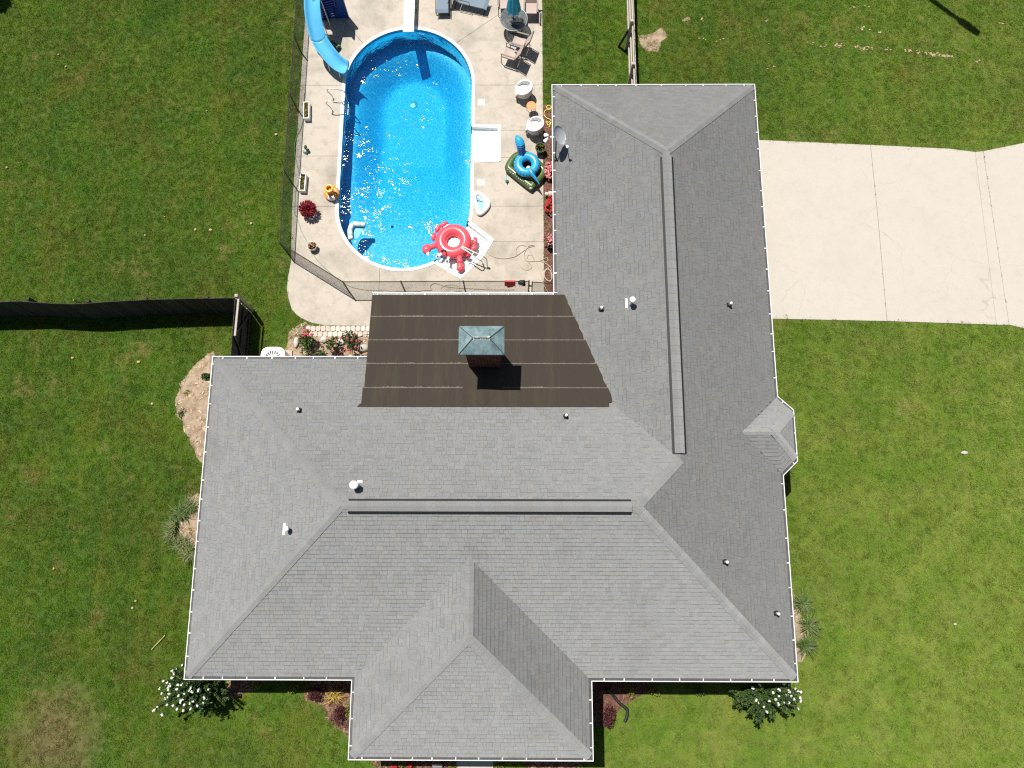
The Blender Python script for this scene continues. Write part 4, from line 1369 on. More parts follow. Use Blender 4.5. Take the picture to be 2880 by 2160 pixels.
for k in range(7):
    a_ = PI * (k + .5) / 7
    pt = c + sv * (.17 * math.cos(a_)) + Vector((0, 0, .05 + .17 * math.sin(a_)))
    m2 = MB(); m2.tube([pt - ax * .22, pt + ax * .22], .034, 8); build(m2, 'rib', simple('tub_green', (.10, .22, .13), .5, .1) if k % 2 else 'leaf', gb)
m = MB(); m.tube([c + Vector((0, 0, .06)) + ax * .19, c + Vector((0, 0, .06)) + ax * .23], .15, 12); build(m, 'end_plate', 'black', gb)

# diving board
db = thing('diving_board', 'white diving board reaching over the north end of the pool', 'diving board', (*(-4.882, 23.679), .03))
xa_, xb_ = (-5.007, 22.434)[0], (-4.543, 22.432)[0]
ye = (-4.782, 22.129)[1]
m = MB(); m.box(((xa_ + xb_) / 2, ye + 1.6, .50), (xb_ - xa_, 3.2, .055)); build(m, 'board', 'white', db)
m = MB(); m.box(((xa_ + xb_) / 2, ye + 1.55, .531), (xb_ - xa_ - .05, 3.0, .006)); build(m, 'grip_surface', 'white_plastic', db)
for yy in (1.45, 2.8):
    m = MB(); m.box(((xa_ + xb_) / 2, ye + yy, .25), (.38, .28, .44)); build(m, 'stand', 'white_plastic', db)

# pool ladder: two bent rails
pl_ = thing('pool_ladder', 'bent steel pool ladder with two handrails on the left edge', 'ladder', (-7.9, 18.95, .03))
for yy in ((-7.826, 19.245)[1], (-7.795, 18.651)[1]):
    pts = crom([(-7.98, yy, .03), (-8.02, yy, .30), (-8.12, yy, .56), (-8.02, yy, .72), (-7.75, yy, .70), (-7.47, yy, .60), (-7.40, yy, .42), (-7.42, yy, .1), (-7.44, yy, -.5), (-7.44, yy, -.9)], 6)
    m = MB(); m.tube(pts, .024, 10); build(m, 'handrail', 'steel', pl_, smooth=True)
    m = MB(); m.lathe([(.06, 0), (.06, .015), (.03, .03)], (-7.98, yy, .03), 14); build(m, 'flange', 'steel', pl_)
ya_, yb_ = (-7.826, 19.245)[1], (-7.795, 18.651)[1]
for z in (-.3, -.6):
    m = MB(); m.bar((-7.43, ya_, z), (-7.43, yb_, z), .09, .03); build(m, 'tread', 'white_plastic', pl_)

# ------------------------------------------------------------------ patio furniture
def sling_chair(mat, label, group):
    """faces -Y at angle 0; seat at 0.43 m"""
    t = thing('sling_chair', label, 'chair', (0, 0, 0), group)
    m = MB(); n = 8; v = []
    for i in range(n + 1):
        y = -.26 + .52 * i / n; z = .43 + .04 * ((i / n - .5) * 2) ** 2 - (.02 if i == n else 0)
        for x in (-.25, .25): v += [(x, y, z), (x, y, z - .02)]
    for i in range(n): m.add([v[i * 4 + k] for k in range(8)], [(0, 2, 6, 4), (1, 5, 7, 3), (0, 4, 5, 1), (2, 3, 7, 6)])
    build(m, 'seat', mat, t)
    m = MB()
    m.add([(-.25, .27, .44), (.25, .27, .44), (.25, .56, 1.02), (-.25, .56, 1.02), (-.25, .31, .43), (.25, .31, .43), (.25, .60, 1.01), (-.25, .60, 1.01)],
          [(0, 1, 2, 3), (7, 6, 5, 4), (0, 3, 7, 4), (1, 5, 6, 2), (2, 6, 7, 3), (0, 4, 5, 1)])
    build(m, 'backrest', mat, t)
    for sx in (-.29, .29):
        m = MB(); m.tube([(sx, -.30, 0), (sx, -.28, .62)], .017, 7); build(m, 'front_leg', 'dark_metal', t)
        m = MB(); m.tube([(sx, .42, 0), (sx, .30, .40), (sx, .58, 1.03)], .017, 7); build(m, 'back_frame', 'dark_metal', t)
        m = MB(); m.bar((sx, -.32, .64), (sx, .34, .66), .055, .03); build(m, 'armrest', 'arm_tan', t)
        m = MB(); m.tube([(sx * .92, -.28, .42), (sx * .92, .30, .42)], .014, 6); build(m, 'seat_rail', 'dark_metal', t)
    m = MB(); m.tube([(-.29, .58, 1.02), (.29, .58, 1.02)], .018, 7); build(m, 'top_rail', 'dark_metal', t)
    return t
ch_g = 'tan sling chairs round the patio table'
c1 = sling_chair('tan', 'tan sling chair facing the pool, first one south of the table', ch_g)
spots = [((-0.004, 21.649), -1.90, None), ((-0.376, 21.086), -1.94, 'tan sling chair facing the pool, farther from the table with cast shadow on bare deck'),
         ((-0.620, 23.541), 0.06, 'tan sling chair on the pool side of the closed teal umbrella'), ((0.515, 23.286), -.02, 'tan sling chair beside the lawn, right of the closed teal umbrella')]
for i, (xy, a, lab) in enumerate(spots): place(c1 if i == 0 else copy_tree(c1), xy, a, .03, lab)

def lounger(label, group):
    """foot end at y=0, runs to +Y"""
    t = thing('sling_lounger', label, 'lounger', (0, 0, 0), group)
    m = MB(); pts = [(0, .30), (.15, .36), (.6, .34), (1.15, .36), (1.3, .40)]
    v = []
    for y, z in pts:
        for x in (-.26, .26): v += [(x, y, z), (x, y, z - .018)]
    for i in range(len(pts) - 1): m.add([v[i * 4 + k] for k in range(8)], [(0, 2, 6, 4), (1, 5, 7, 3), (0, 4, 5, 1), (2, 3, 7, 6)])
    build(m, 'seat_sling', 'slate', t)
    m = MB(); m.add([(-.26, 1.32, .40), (.26, 1.32, .40), (.26, 1.85, .86), (-.26, 1.85, .86), (-.26, 1.34, .38), (.26, 1.34, .38), (.26, 1.87, .84), (-.26, 1.87, .84)], [(0, 1, 2, 3), (7, 6, 5, 4), (0, 3, 7, 4), (1, 5, 6, 2), (2, 6, 7, 3), (0, 4, 5, 1)])
    build(m, 'back_sling', 'slate', t)
    for sx in (-.29, .29):
        m = MB(); m.tube([(sx, -.02, .30), (sx, .15, .35), (sx, 1.3, .38), (sx, 1.9, .86)], .016, 7); build(m, 'side_rail', 'dark_metal', t)
        m = MB(); m.tube([(sx, .2, .35), (sx * 1.02, .12, .0)], .015, 7); build(m, 'leg', 'dark_metal', t)
        m = MB(); m.tube([(sx, 1.3, .38), (sx * 1.02, 1.45, .0)], .015, 7); build(m, 'leg', 'dark_metal', t)
        m = MB(); m.tube([(sx, .75, .36), (sx * 1.04, .75, .58), (sx * 1.04, 1.35, .60)], .014, 7); build(m, 'arm', 'dark_metal', t)
    for y in (.12, 1.45):
        m = MB(); m.tube([(-.29, y, .02), (.29, y, .02)], .014, 6); build(m, 'cross_bar', 'dark_metal', t)
    return t
l1 = lounger('slate blue sling lounger pointing at the pool, next to the diving board', 'slate blue loungers')
place(l1, (-3.344, 23.198), .02, .03)
place(copy_tree(l1), (-1.362, 23.578), 1.30, .03, 'slate blue sling lounger lying crosswise between diving board and umbrella')

# round table with a folded umbrella through it
tb = thing('patio_table', 'round smoked glass patio table under the folded teal umbrella', 'table', (*(-0.224, 22.585), .03))
tx, ty = (-0.224, 22.585)
m = MB(); m.lathe([(.57, .715), (.57, .727), (.001, .727)], (tx, ty, 0), 40); build(m, 'glass_top', 'glass', tb)
m = MB(); m.torus((tx, ty, .718), .585, .02, 44, 8); build(m, 'rim', 'grey_metal', tb)
m = MB(); m.torus((tx, ty, .700), .40, .012, 40, 6); build(m, 'under_ring', 'dark_metal', tb)
for k in range(9):
    x = -.36 + .09 * k; q = math.sqrt(max(.01, .40 ** 2 - x * x))
    m = MB(); m.bar((tx + x, ty - q, .70), (tx + x, ty + q, .70), .02, .01); build(m, 'slat', 'dark_metal', tb)
for k in range(4):
    a = PI / 4 + k * PI / 2
    m = MB(); m.tube([(tx + .52 * math.cos(a), ty + .52 * math.sin(a), .70), (tx + .50 * math.cos(a), ty + .50 * math.sin(a), .03)], .02, 8); build(m, 'leg', 'dark_metal', tb)
um = thing('folded_umbrella', 'folded teal umbrella standing in the round glass table', 'umbrella', (tx, ty, .03))
m = MB(); m.tube([(tx, ty, .03), (tx, ty, 2.55)], .02, 10); build(m, 'pole', 'dark_metal', um)
m = MB(); n = 48; prof = [(.18, 1.16), (.25, 1.25), (.24, 1.5), (.20, 1.8), (.13, 2.2), (.06, 2.45), (.02, 2.52)]
v = []
for r_, z in prof:
    for j in range(n):
        t_ = 2 * PI * j / n; q = r_ * (1 + .26 * math.cos(8 * t_ + z * .5)) 
        zz = z + (.10 * math.cos(8 * t_) if z < 1.2 else 0)
        v.append((tx + q * math.cos(t_), ty + q * math.sin(t_), zz))
f = [(i * n + j, i * n + (j + 1) % n, (i + 1) * n + (j + 1) % n, (i + 1) * n + j) for i in range(len(prof) - 1) for j in range(n)]
m.add(v, f); build(m, 'canopy', 'teal', um, smooth=True)
m = MB(); m.lathe([(.25, 0), (.25, .06), (.05, .12), (.03, .3)], (tx, ty, .03), 24); build(m, 'base', 'black', um)
for k, (xy, z, mt) in enumerate((((-0.268, 21.347), .62, 'vinyl_blue'), ((-0.185, 21.178), .60, 'white_plastic'))):
    b = MB(); b.lathe([(.035, 0), (.045, .11), (.04, .11), (.03, .02)], (*xy, z), 12)
    o = build(b, 'cup', mt, at=(*xy, z))
    tag(o, 'blue cup standing on the arm of a tan chair' if k == 0 else 'white cup standing between the two tan chairs', 'cup')
    b = MB(); b.box((xy[0], xy[1], z - .01), (.16, .12, .018)); 
# white wicker tub chairs
def tub_chair(label, group):
    """opens toward -X"""
    t = thing('wicker_tub_chair', label, 'chair', (0, 0, 0), group)
    k = 30; v = []; m = MB()
    for i in range(k + 1):
        a = math.radians(-142 + 284 * i / k); e = abs(-142 + 284 * i / k) / 142
        h = .76 - .20 * max(0, (e - .25) / .75) ** 1.1
        for r_, z in ((.35, .32), (.38, h - .03), (.365, h), (.30, h), (.285, h - .03), (.27, .30)):
            v.append((r_ * math.cos(a) * 1.0, r_ * math.sin(a) * .98, z))
    f = [(i * 6 + j, (i + 1) * 6 + j, (i + 1) * 6 + (j + 1) % 6, i * 6 + (j + 1) % 6) for i in range(k) for j in range(6)]
    f += [tuple(range(6)), tuple(k * 6 + 5 - j for j in range(6))]
    m.add(v, f); build(m, 'shell', 'wicker', t, smooth=False)
    m = MB(); q = [( .27 * math.cos(math.radians(a)), .27 * math.sin(math.radians(a))) for a in range(-120, 121, 12)]
    q = [(-.36, -.25)] + q + [(-.36, .25)]
    m.prism(q, .24, .36, bottom=True); build(m, 'seat_base', 'wicker', t)
    m = MB(); m.prism([(x * .97, y * .97) for x, y in q], .365, .45, bottom=True); build(m, 'cushion', 'cushion', t)
    m = MB(); m.add([(.18, -.2, .43), (.18, .2, .43), (.27, .17, .72), (.27, -.17, .72), (.25, -.2, .43), (.25, .2, .43), (.285, .17, .70), (.285, -.17, .70)], [(0, 1, 2, 3), (7, 6, 5, 4), (0, 3, 7, 4), (1, 5, 6, 2), (2, 6, 7, 3)]); build(m, 'back_cushion', 'cushion', t)
    for x, y in ((-.3, -.24), (-.3, .24), (.27, -.2), (.27, .2)):
        m = MB(); m.lathe([(.02, 0), (.025, .33)], (x, y, 0), 8); build(m, 'foot', 'dark_metal', t)
    return t
w1 = tub_chair('white wicker tub chair north of the orange side table', 'white wicker tub chairs')
place(w1, (0.210, 19.330), .0, .03)
place(copy_tree(w1), (0.675, 17.624), -.22, .03, 'white wicker tub chair south of the orange side table, beside the satellite dish')
ot = thing('side_table', 'small round orange side table between the white tub chairs', 'table', (*(0.524, 18.567), .03))
q = (0.524, 18.567)
m = MB(); m.lathe([(.195, .455), (.205, .47), (.20, .485), (.001, .485)], (*q, .03), 28); build(m, 'table_top', 'orange', ot)
for k in range(3):
    a = .6 + k * 2.094
    m = MB(); m.tube([(q[0] + .15 * math.cos(a), q[1] + .15 * math.sin(a), .48), (q[0] + .21 * math.cos(a), q[1] + .21 * math.sin(a), .03)], .011, 7); build(m, 'leg', 'dark_metal', ot)

# ------------------------------------------------------------------ inflatables and pool toys
def V3(p, z): return Vector((p[0], p[1], z))
# red crab ring, half on the corner step
cr = thing('crab_ring', 'red inflatable crab swim ring resting on the corner step', 'swim ring', (*(-2.707, 12.603), 0))
cz_ = .16; cc = (-2.677, 12.600)
m = MB()
m.torus((*cc, cz_), .50, .25, 48, 18, col=lambda a, t: 0)
ring = build(m, 'ring', 'crab', cr, smooth=True)
m = MB()
m.torus((*cc, cz_ + .250), .49, .016, 48, 6); build(m, 'seam_sheen_ring', simple('pale_pink_sheen_print', (.85, .42, .42), .25, .05), ring, smooth=True)  # pale line along the seam, with its glossy highlight painted in
m = MB(); m.lathe([(.36, -.06), (.36, -.045), (.001, -.045)], (*cc, .1), 28); build(m, 'hole_floor', 'vinyl_white', cr)
def claw(p0, p1, c, rr, tip, tipd):
    m = MB(); a, e = V3(p0, .18), V3(p1, .20); m.tube([a + (e - a) * (i / 4) for i in range(5)], [.11, .12, .12, .12, .13], 12)
    o = build(m, 'claw', 'crab', cr, smooth=True)
    m = MB(); m.ball((*c, .20), (rr * .92, rr * 1.08, .15), 16, 9); build(m, 'pincer', 'crab', o, smooth=True)
    m = MB(); t0 = V3(tip, .21); t1 = V3(tipd, .21); m.tube([t0, t0 + (t1 - t0) * .5, t1], [.10, .075, .012], 10); build(m, 'claw_tip', 'vinyl_white', o, smooth=True)
claw((-3.352, 12.444), (-3.647, 12.332), (-3.763, 12.252), .205, (-3.722, 12.165), (-3.676, 11.933))
claw((-2.434, 11.988), (-2.384, 11.673), (-2.376, 11.479), .19, (-2.459, 11.461), (-2.658, 11.396))
for q in ((-3.280, 11.892), (-2.899, 11.689)):
    m = MB(); m.ball((*q, .29), (.095, .105, .085), 14, 8); e = build(m, 'eye', 'vinyl_white', cr, smooth=True)
    m = MB(); m.ball((q[0], q[1] - .014, .355), (.042, .055, .032), 10, 6); build(m, 'pupil', 'black', e, smooth=True)
    m = MB(); d = (Vector(cc) - Vector(q)).normalized(); m.tube([(q[0] + d.x * .04, q[1] + d.y * .04, .25), (q[0] + d.x * .26, q[1] + d.y * .26, .2)], [.045, .07], 10); build(m, 'eye_stalk', 'vinyl_white', e, smooth=True)
m = MB()
mo = crom([(*(-3.143, 12.091), .37), (*(-3.065, 12.129), .395), (*(-2.978, 12.100), .385), (*(-2.926, 12.025), .345), (*(-2.912, 11.938), .28)], 5)
m.tube([p + Vector((0, 0, .014)) for p in mo], .032, 8, flat=.6); build(m, 'mouth', 'black', cr)
for a, sc in (((-3.083, 13.365), 1.05), ((-3.335, 13.176), 1), ((-3.502, 12.819), 1), ((-1.787, 12.621), 1.1), ((-1.827, 12.322), 1.1)):
    d = (Vector(a) - Vector(cc)).normalized(); tng = Vector((-d.y, d.x))
    if a[0] > cc[0]: tng = -tng
    m = MB(); b0 = V3(a, .16); 
    m.tube([b0 - Vector((*(d * .04 + tng * .17), 0)), b0 - Vector((*(tng * .12), 0)), b0, b0 + Vector((*(tng * .10 - d * .02), 0)), b0 + Vector((*(tng * .17 - d * .06), 0))], [.04, .085 * sc, .10 * sc, .085 * sc, .035], 12); build(m, 'leg', 'crab', cr, smooth=True)
a = (-2.070, 11.998)
m = MB(); m.ball((*a, .12), (.12, .09, .08), 12, 7); build(m, 'leg', 'crab_dark', cr, smooth=True)
m = MB()
a = V3((-2.995, 13.218), .355); u = Vector((.34 * .5, .20 * .5, 0)); 
m.add([a + Vector((-.10, -.055, -.035)), a + Vector((-.04, -.095, .03)), a + Vector((.13, .02, .035)), a + Vector((.085, .085, -.03))], [(0, 1, 2, 3)]); build(m, 'printed_patch', 'vinyl_white', cr)
m = MB(); m.lathe([(.03, 0), (.026, .02), (.001, .022)], (*(-2.153, 12.690), .365), 12); build(m, 'valve', 'crab_dark', cr)

# stainless corner handrail reaching over the crab
hr = thing('step_handrail', 'looped stainless handrail beside the corner entry step', 'handrail', (*(-1.382, 11.599), .03))
A1, A2 = (-1.449, 11.634), (-1.265, 11.511)
P_out = (-2.268, 12.080)
m = MB()
m.tube(crom([(*(-1.477, 11.715), .03), (*(-1.509, 11.631), .5), (*(-1.674, 11.625), .78), (*(-1.998, 11.855), .86), (*(-2.254, 12.024), .86), (*(-2.268, 12.083), .86), (*(-2.163, 12.059), .86), (*(-1.836, 11.886), .86), (*(-1.415, 11.703), .80), (*(-1.288, 11.646), .5), (*(-1.288, 11.529), .03)], 6), .024, 10)
build(m, 'rail', 'steel', hr, smooth=True)
for q in ((-1.477, 11.715), (-1.288, 11.529)):
    m = MB(); m.lathe([(.06, 0), (.06, .015), (.03, .03)], (*q, .031), 14); build(m, 'flange', 'steel', hr)

# orange floating basketball hoop
hp = thing('hoop_float', 'orange and yellow inflatable basketball hoop beside the pool edge', 'pool toy', (*(-7.812, 14.849), .03))
q = (-7.772, 14.753)
m = MB(); m.torus((*q, .16), .20, .125, 36, 14, col=lambda a, t: [0, 0, 1, 0, 2, 0][int(a * 6) % 6]); build(m, 'base_ring', ['vinyl_orange', 'vinyl_yellow', 'vinyl_white'], hp, smooth=True)
m = MB(); m.lathe([(.16, .12), (.13, .3), (.11, .55)], (q[0] - .02, q[1], .0), 20); build(m, 'pillar', 'vinyl_orange', hp, smooth=True)
t2 = (-7.769, 14.711)
m = MB(); m.torus((*t2, .68), .145, .05, 32, 12); build(m, 'hoop', 'hoop_amber', hp, smooth=True)
for a in (2.4, 4.0, 5.6):
    m = MB(); m.tube([(t2[0] + .12 * math.cos(a), t2[1] + .12 * math.sin(a), .66), (q[0] + .15 * math.cos(a), q[1] + .15 * math.sin(a), .24)], [.03, .05], 10); build(m, 'strut', 'vinyl_orange', hp, smooth=True)
m = MB(); m.ball((q[0] + .03, q[1] - .13, .275), (.06, .09, .025), 10, 6); m.ball((q[0] + .20, q[1] + .06, .25), (.06, .07, .04), 10, 6); build(m, 'printed_panel', 'vinyl_blue', hp, smooth=True)

# pale L-shaped lounge floating in the pool
lf = thing('pool_lounge', 'pale inflatable lounge with blue mesh seat floating in the pool', 'pool float', (*(-6.846, 13.200), -.05))
arm = crom([(*(-6.346, 13.412), .03), (*(-6.612, 13.420), .04), (*(-6.853, 13.408), .05), (*(-6.953, 13.199), .06), (*(-6.949, 12.970), .05), (*(-6.908, 12.754), .03)], 5)
m = MB(); m.tube(arm, [.085] + [.105] * (len(arm) - 2) + [.085], 14); o = build(m, 'tube', 'foam', lf, smooth=True)
for i in (4, 10, 15, 21):
    m = MB(); d = (arm[i + 1] - arm[i - 1]).normalized() * .02; m.tube([arm[i] - d, arm[i] + d], .109, 14); build(m, 'cyan_band', 'vinyl_cyan', o, smooth=True)
m = MB()
sp = [V3((-6.874, 13.367), -.06), V3((-6.365, 13.367), -.06), V3((-6.437, 13.221), -.1), V3((-6.638, 12.908), -.1), V3((-6.826, 12.784), -.07), V3((-6.918, 13.075), -.06)]
m.add(sp + [p + Vector((0, 0, -.015)) for p in sp], [tuple(range(6)), tuple(range(11, 5, -1))]); build(m, 'mesh_seat', 'blue_mesh', lf)
bl = MB(); bl.ball((*(-5.664, 14.115), -.05), .075, 14, 9)
tag(build(bl, 'ball', 'white_plastic', at=(*(-5.664, 14.115), -.05), smooth=True), 'small white ball floating alone in the pool', 'ball')

# white and cyan float on the deck
ff = thing('deck_float', 'puffy white float with cyan seat drying on the deck by the pool', 'pool float', (*(-1.546, 14.346), .03))
pp = [(-1.768, 14.855), (-1.546, 14.756), (-1.273, 14.499), (-1.202, 14.207), (-1.368, 13.935), (-1.585, 13.761), (-1.687, 13.844), (-1.758, 14.117), (-1.874, 14.427), (-1.900, 14.646), (-1.835, 14.793)]
cen = Vector((sum(p[0] for p in pp) / len(pp), sum(p[1] for p in pp) / len(pp)))
loop = crom([(*(cen + (Vector(p) - cen) * .84), .12) for p in pp], 4, True)
m = MB(); m.tube(loop, .095, 12, closed=True); build(m, 'puffy_rim', 'vinyl_white', ff, smooth=True)
m = MB(); m.prism([(p.x, p.y) for p in loop], .05, .09); build(m, 'floor', 'vinyl_white', ff)
seat = [(-1.796, 14.658), (-1.507, 14.439), (-1.437, 14.274), (-1.536, 14.038), (-1.676, 13.912), (-1.756, 14.166), (-1.827, 14.421)]
m = MB(); m.prism(seat, .06, .115); build(m, 'seat', 'vinyl_cyan', ff)
m = MB()
for p, q in (((-1.842, 14.462), (-1.470, 14.378)), ((-1.690, 14.440), (-1.772, 14.324)), ((-1.810, 14.634), (-1.656, 14.440))): m.bar(V3(p, .135), V3(q, .135), .035, .02)
build(m, 'strap', 'vinyl_navy', ff)

# olive inflatable boat with a blue dinosaur ring on top
bo = thing('inflatable_boat', 'square olive green inflatable boat with maroon floor under the blue ring', 'inflatable', (*(0.292, 15.741), .03))
cs = [(-0.247, 16.217), (-0.416, 15.884), (-0.317, 15.738), (0.485, 15.038), (0.583, 15.087), (0.994, 15.590), (0.942, 15.843), (0.345, 16.412), (-0.032, 16.412)]
lp = crom([(*p, .24) for p in cs], 6, True)
m = MB(); m.tube(lp, .17, 14, closed=True); build(m, 'hull_tube', 'vinyl_green', bo, smooth=True)
m = MB(); m.prism([(p.x, p.y) for p in lp], .08, .12); build(m, 'floor', 'vinyl_maroon', bo)
m = MB()
for i in range(13):                                     # mottled pale print along the hull side
    t = i / 12; a = V3((-0.459, 15.702), .33); c = V3((0.439, 14.955), .33)
    p = a + (c - a) * t; m.ball((p.x + R.uniform(-.02, .02), p.y + R.uniform(-.02, .02), .36), (R.uniform(.03, .055), R.uniform(.02, .035), .03), 8, 5)
build(m, 'camouflage_print', simple('pale_sage_print', (.42, .46, .36), .3, .3), bo)
m = MB(); p = (0.501, 14.907); m.ball((p[0], p[1], .30), (.075, .06, .07), 12, 7); build(m, 'end_disc', simple('sage_disc', (.62, .68, .58), .3), bo, smooth=True)
m = MB(); m.tube([V3((-0.148, 16.174), .38), V3((-0.263, 16.264), .40)], .05, 10); build(m, 'barrel', 'vinyl_green', bo, smooth=True)
m = MB()
for k in range(9):
    a = -2.3 + k * .26; p = (0.483, 15.319); m.ball((p[0] + .28 * math.cos(a) * .8 - .03, p[1] + .12 + .16 * math.sin(a), .34 + .02 * (k % 2)), (.045, .03, .03), 8, 5)
build(m, 'yellow_print', simple('ochre_print', (.38, .28, .06), .4, .3), bo)
di = thing('dinosaur_ring', 'bright blue long-necked dinosaur swim ring on the olive boat', 'swim ring', (*(0.332, 15.839), .4))
dc = (0.331, 15.801)
m = MB(); m.torus((*dc, .60), .365, .185, 48, 16); rg = build(m, 'ring', 'vinyl_blue', di, smooth=True)
m = MB(); m.torus((*dc, .786), .36, .012, 40, 6); build(m, 'pale_line', simple('pale_blue_print', (.45, .72, .88), .25), rg, smooth=True)
for k in range(24):
    a = 2 * PI * k / 24
    if .9 < a < 2.0: continue
    m = MB(); pts = [(dc[0] + (.365 + .188 * math.cos(t)) * math.cos(a), dc[1] + (.365 + .188 * math.cos(t)) * math.sin(a), .60 + .188 * math.sin(t)) for t in (-.1, .15, .4, .65, .9)]
    m.tube(pts, .007, 5); build(m, 'rib_line', 'vinyl_navy', rg)
nk = crom([(*(0.127, 16.230), .70), (*(0.100, 16.332), .83), (*(0.073, 16.460), .98), (*(0.003, 16.615), 1.08), (*(-0.067, 16.740), 1.13), (*(-0.102, 16.835), 1.14)], 4)
nr = [.15, .155, .16, .165, .17, .175, .178, .18, .182, .184, .184, .18, .175, .165, .15, .13, .105, .08, .06, .04, .012]
m = MB(); m.tube(nk, nr[:len(nk)], 14); nko = build(m, 'neck', 'vinyl_blue', di, smooth=True)
for k in range(9):
    i = k * 1.05; a = nk[int(i)] + (nk[int(i) + 1] - nk[int(i)]) * (i - int(i)); d = (nk[int(i) + 1] - nk[int(i)]).normalized()
    u = d.cross(Vector((0, 0, 1))).normalized(); w_ = u.cross(d); rr = nr[int(i)] * 1.02
    m = MB(); m.tube([a + rr * (math.sin(t) * u + math.cos(t) * w_) - d * .03 * math.cos(t * 1.5) for t in (-1.3, -.8, -.4, 0, .4, .8, 1.3)], [.004, .010, .016, .019, .016, .010, .004], 6); build(m, 'stripe', 'vinyl_navy', nko)
tl = crom([(*(0.453, 15.499), .70), (*(0.539, 15.324), .72), (*(0.653, 15.172), .70), (*(0.758, 15.020), .68), (*(0.846, 14.887), .66)], 4)
m = MB(); m.tube(tl, [.125 - .117 * i / (len(tl) - 1) for i in range(len(tl))], 12); to = build(m, 'tail', 'vinyl_blue', di, smooth=True)
for i in range(1, len(tl) - 3):
    d = (tl[i + 1] - tl[i]).normalized(); u = d.cross(Vector((0, 0, 1))).normalized(); w_ = u.cross(d); rr = (.125 - .117 * i / (len(tl) - 1)) * 1.03
    m = MB(); m.tube([tl[i] + rr * (math.sin(t) * u + math.cos(t) * w_) for t in (-1.2, -.6, 0, .6, 1.2)], .006, 5); build(m, 'stripe', 'vinyl_navy', to)
bb_ = MB(); bb_.ball((*(0.406, 15.837), .24), .11, 14, 9)
tag(build(bb_, 'ball', 'white_plastic', at=(*(0.406, 15.837), .24), smooth=True), 'white ball inside the hole of the blue dinosaur ring', 'ball')

# watering can, ornament, statues
wc = thing('watering_can', 'small pale teal watering can standing alone on the deck', 'watering can', (*(-0.507, 15.400), .03))
p = (-0.514, 15.368)
m = MB(); m.lathe([(.075, 0), (.085, .10), (.07, .19), (.045, .19), (.045, .17)], (*p, .03), 16, sx=.85, sy=1.1); build(m, 'body', 'teal_plastic', wc)
m = MB(); m.tube([(p[0], p[1] + .07, .10), (p[0] - .005, p[1] + .20, .24)], [.02, .009], 8); build(m, 'spout', 'teal_plastic', wc)
m = MB(); m.tube(crom([(p[0], p[1] - .07, .08), (p[0], p[1] - .13, .16), (p[0], p[1] - .05, .28), (p[0], p[1] + .03, .22)], 5), .009, 7); build(m, 'handle', 'teal_plastic', wc)
gn = thing('garden_ornament', 'small green and white ornament at the left deck edge', 'ornament', (*(-9.026, 16.776), .03))
p = (-8.995, 16.700)
m = MB(); m.lathe([(.08, 0), (.10, .06), (.07, .16), (.03, .22)], (*p, .03), 14); build(m, 'body', 'teal_plastic', gn, smooth=True)
m = MB(); m.ball((p[0] + .03, p[1] + .10, .28), (.07, .09, .07), 12, 7); build(m, 'head', 'leaf', gn, smooth=True)
m = MB(); m.ball((p[0] - .09, p[1] + .01, .15), (.07, .03, .06), 10, 6); m.ball((p[0] + .01, p[1] - .04, .20), (.04, .05, .04), 10, 6); build(m, 'wing', 'vinyl_white', gn, smooth=True)
m = MB(); m.ball((p[0] + .10, p[1] + .03, .16), (.06, .07, .07), 10, 6); build(m, 'dark_wing', 'black', gn, smooth=True)
rp = MB(); q = (1.291, 14.696)
rp.ball((q[0] + .05, q[1], .16), (.20, .13, .14), 14, 8); rp.ball((q[0] - .13, q[1] - .02, .22), (.10, .09, .09), 12, 7)
tag(build(rp, 'garden_stone', 'rock', at=(*q, 0), smooth=True), 'rounded white stone in the mulch bed under the gutter', 'stone')

# planters and pots
def foliage(b, c, rad, n, size, droop=0.0, tones=(.5, 1.5), rnd=R):
    for k in range(n):
        a = rnd.uniform(0, 2 * PI); u = rnd.uniform(-1, 1); q = rnd.uniform(.25, 1) ** .45
        s_ = math.sqrt(1 - u * u)
        p = Vector((c[0] + rad[0] * q * s_ * math.cos(a), c[1] + rad[1] * q * s_ * math.sin(a), c[2] + rad[2] * q * u))
        d = Vector((math.cos(a) * s_, math.sin(a) * s_, u * .6 + .25)) + Vector((rnd.uniform(-.8, .8), rnd.uniform(-.8, .8), rnd.uniform(-.5, .5)))
        ln = size * rnd.uniform(.6, 1.3)
        b.leaf(p, d, ln, ln * .55, rnd.uniform(*tones), rnd)
def trough(xy, rz, label):
    t = thing('trough_planter', label, 'planter', (*xy, .03), 'white trough planters along the left fence')
    L, W_, H = .78, .25, .26
    c = Vector((*xy, 0)); ca, sa = math.cos(rz), math.sin(rz)
    lo = lambda x, y: (xy[0] + x * ca - y * sa, xy[1] + x * sa + y * ca)
    m = MB()
    for (x, y), (dx, dy) in (((0, L / 2 - .014), (W_, .028)), ((0, -L / 2 + .014), (W_, .028)), ((W_ / 2 - .014, 0), (.028, L - .057)), ((-W_ / 2 + .014, 0), (.028, L - .057))):
        m.box((*lo(x, y), .03 + H / 2), (dx, dy, H), rz)
    build(m, 'trough', 'white_plastic', t)
    m = MB(); m.box((*xy, .17), (W_ - .06, L - .06, .02), rz); build(m, 'soil', 'soil', t)
    for k in range(4):
        m = MB(); foliage(m, (*lo(R.uniform(-.04, .04), -.28 + k * .19), .25), (.09, .09, .07), 34, .075, tones=(.5, 2.0))
        build(m, 'plant', 'leaf_yellow', t)
trough((-9.035, 18.528), .05, 'white trough planter with sparse plants, nearest the pool ladder')
trough((-8.996, 15.202), -.02, 'white trough planter with sparse plants, left of the orange hoop toy')
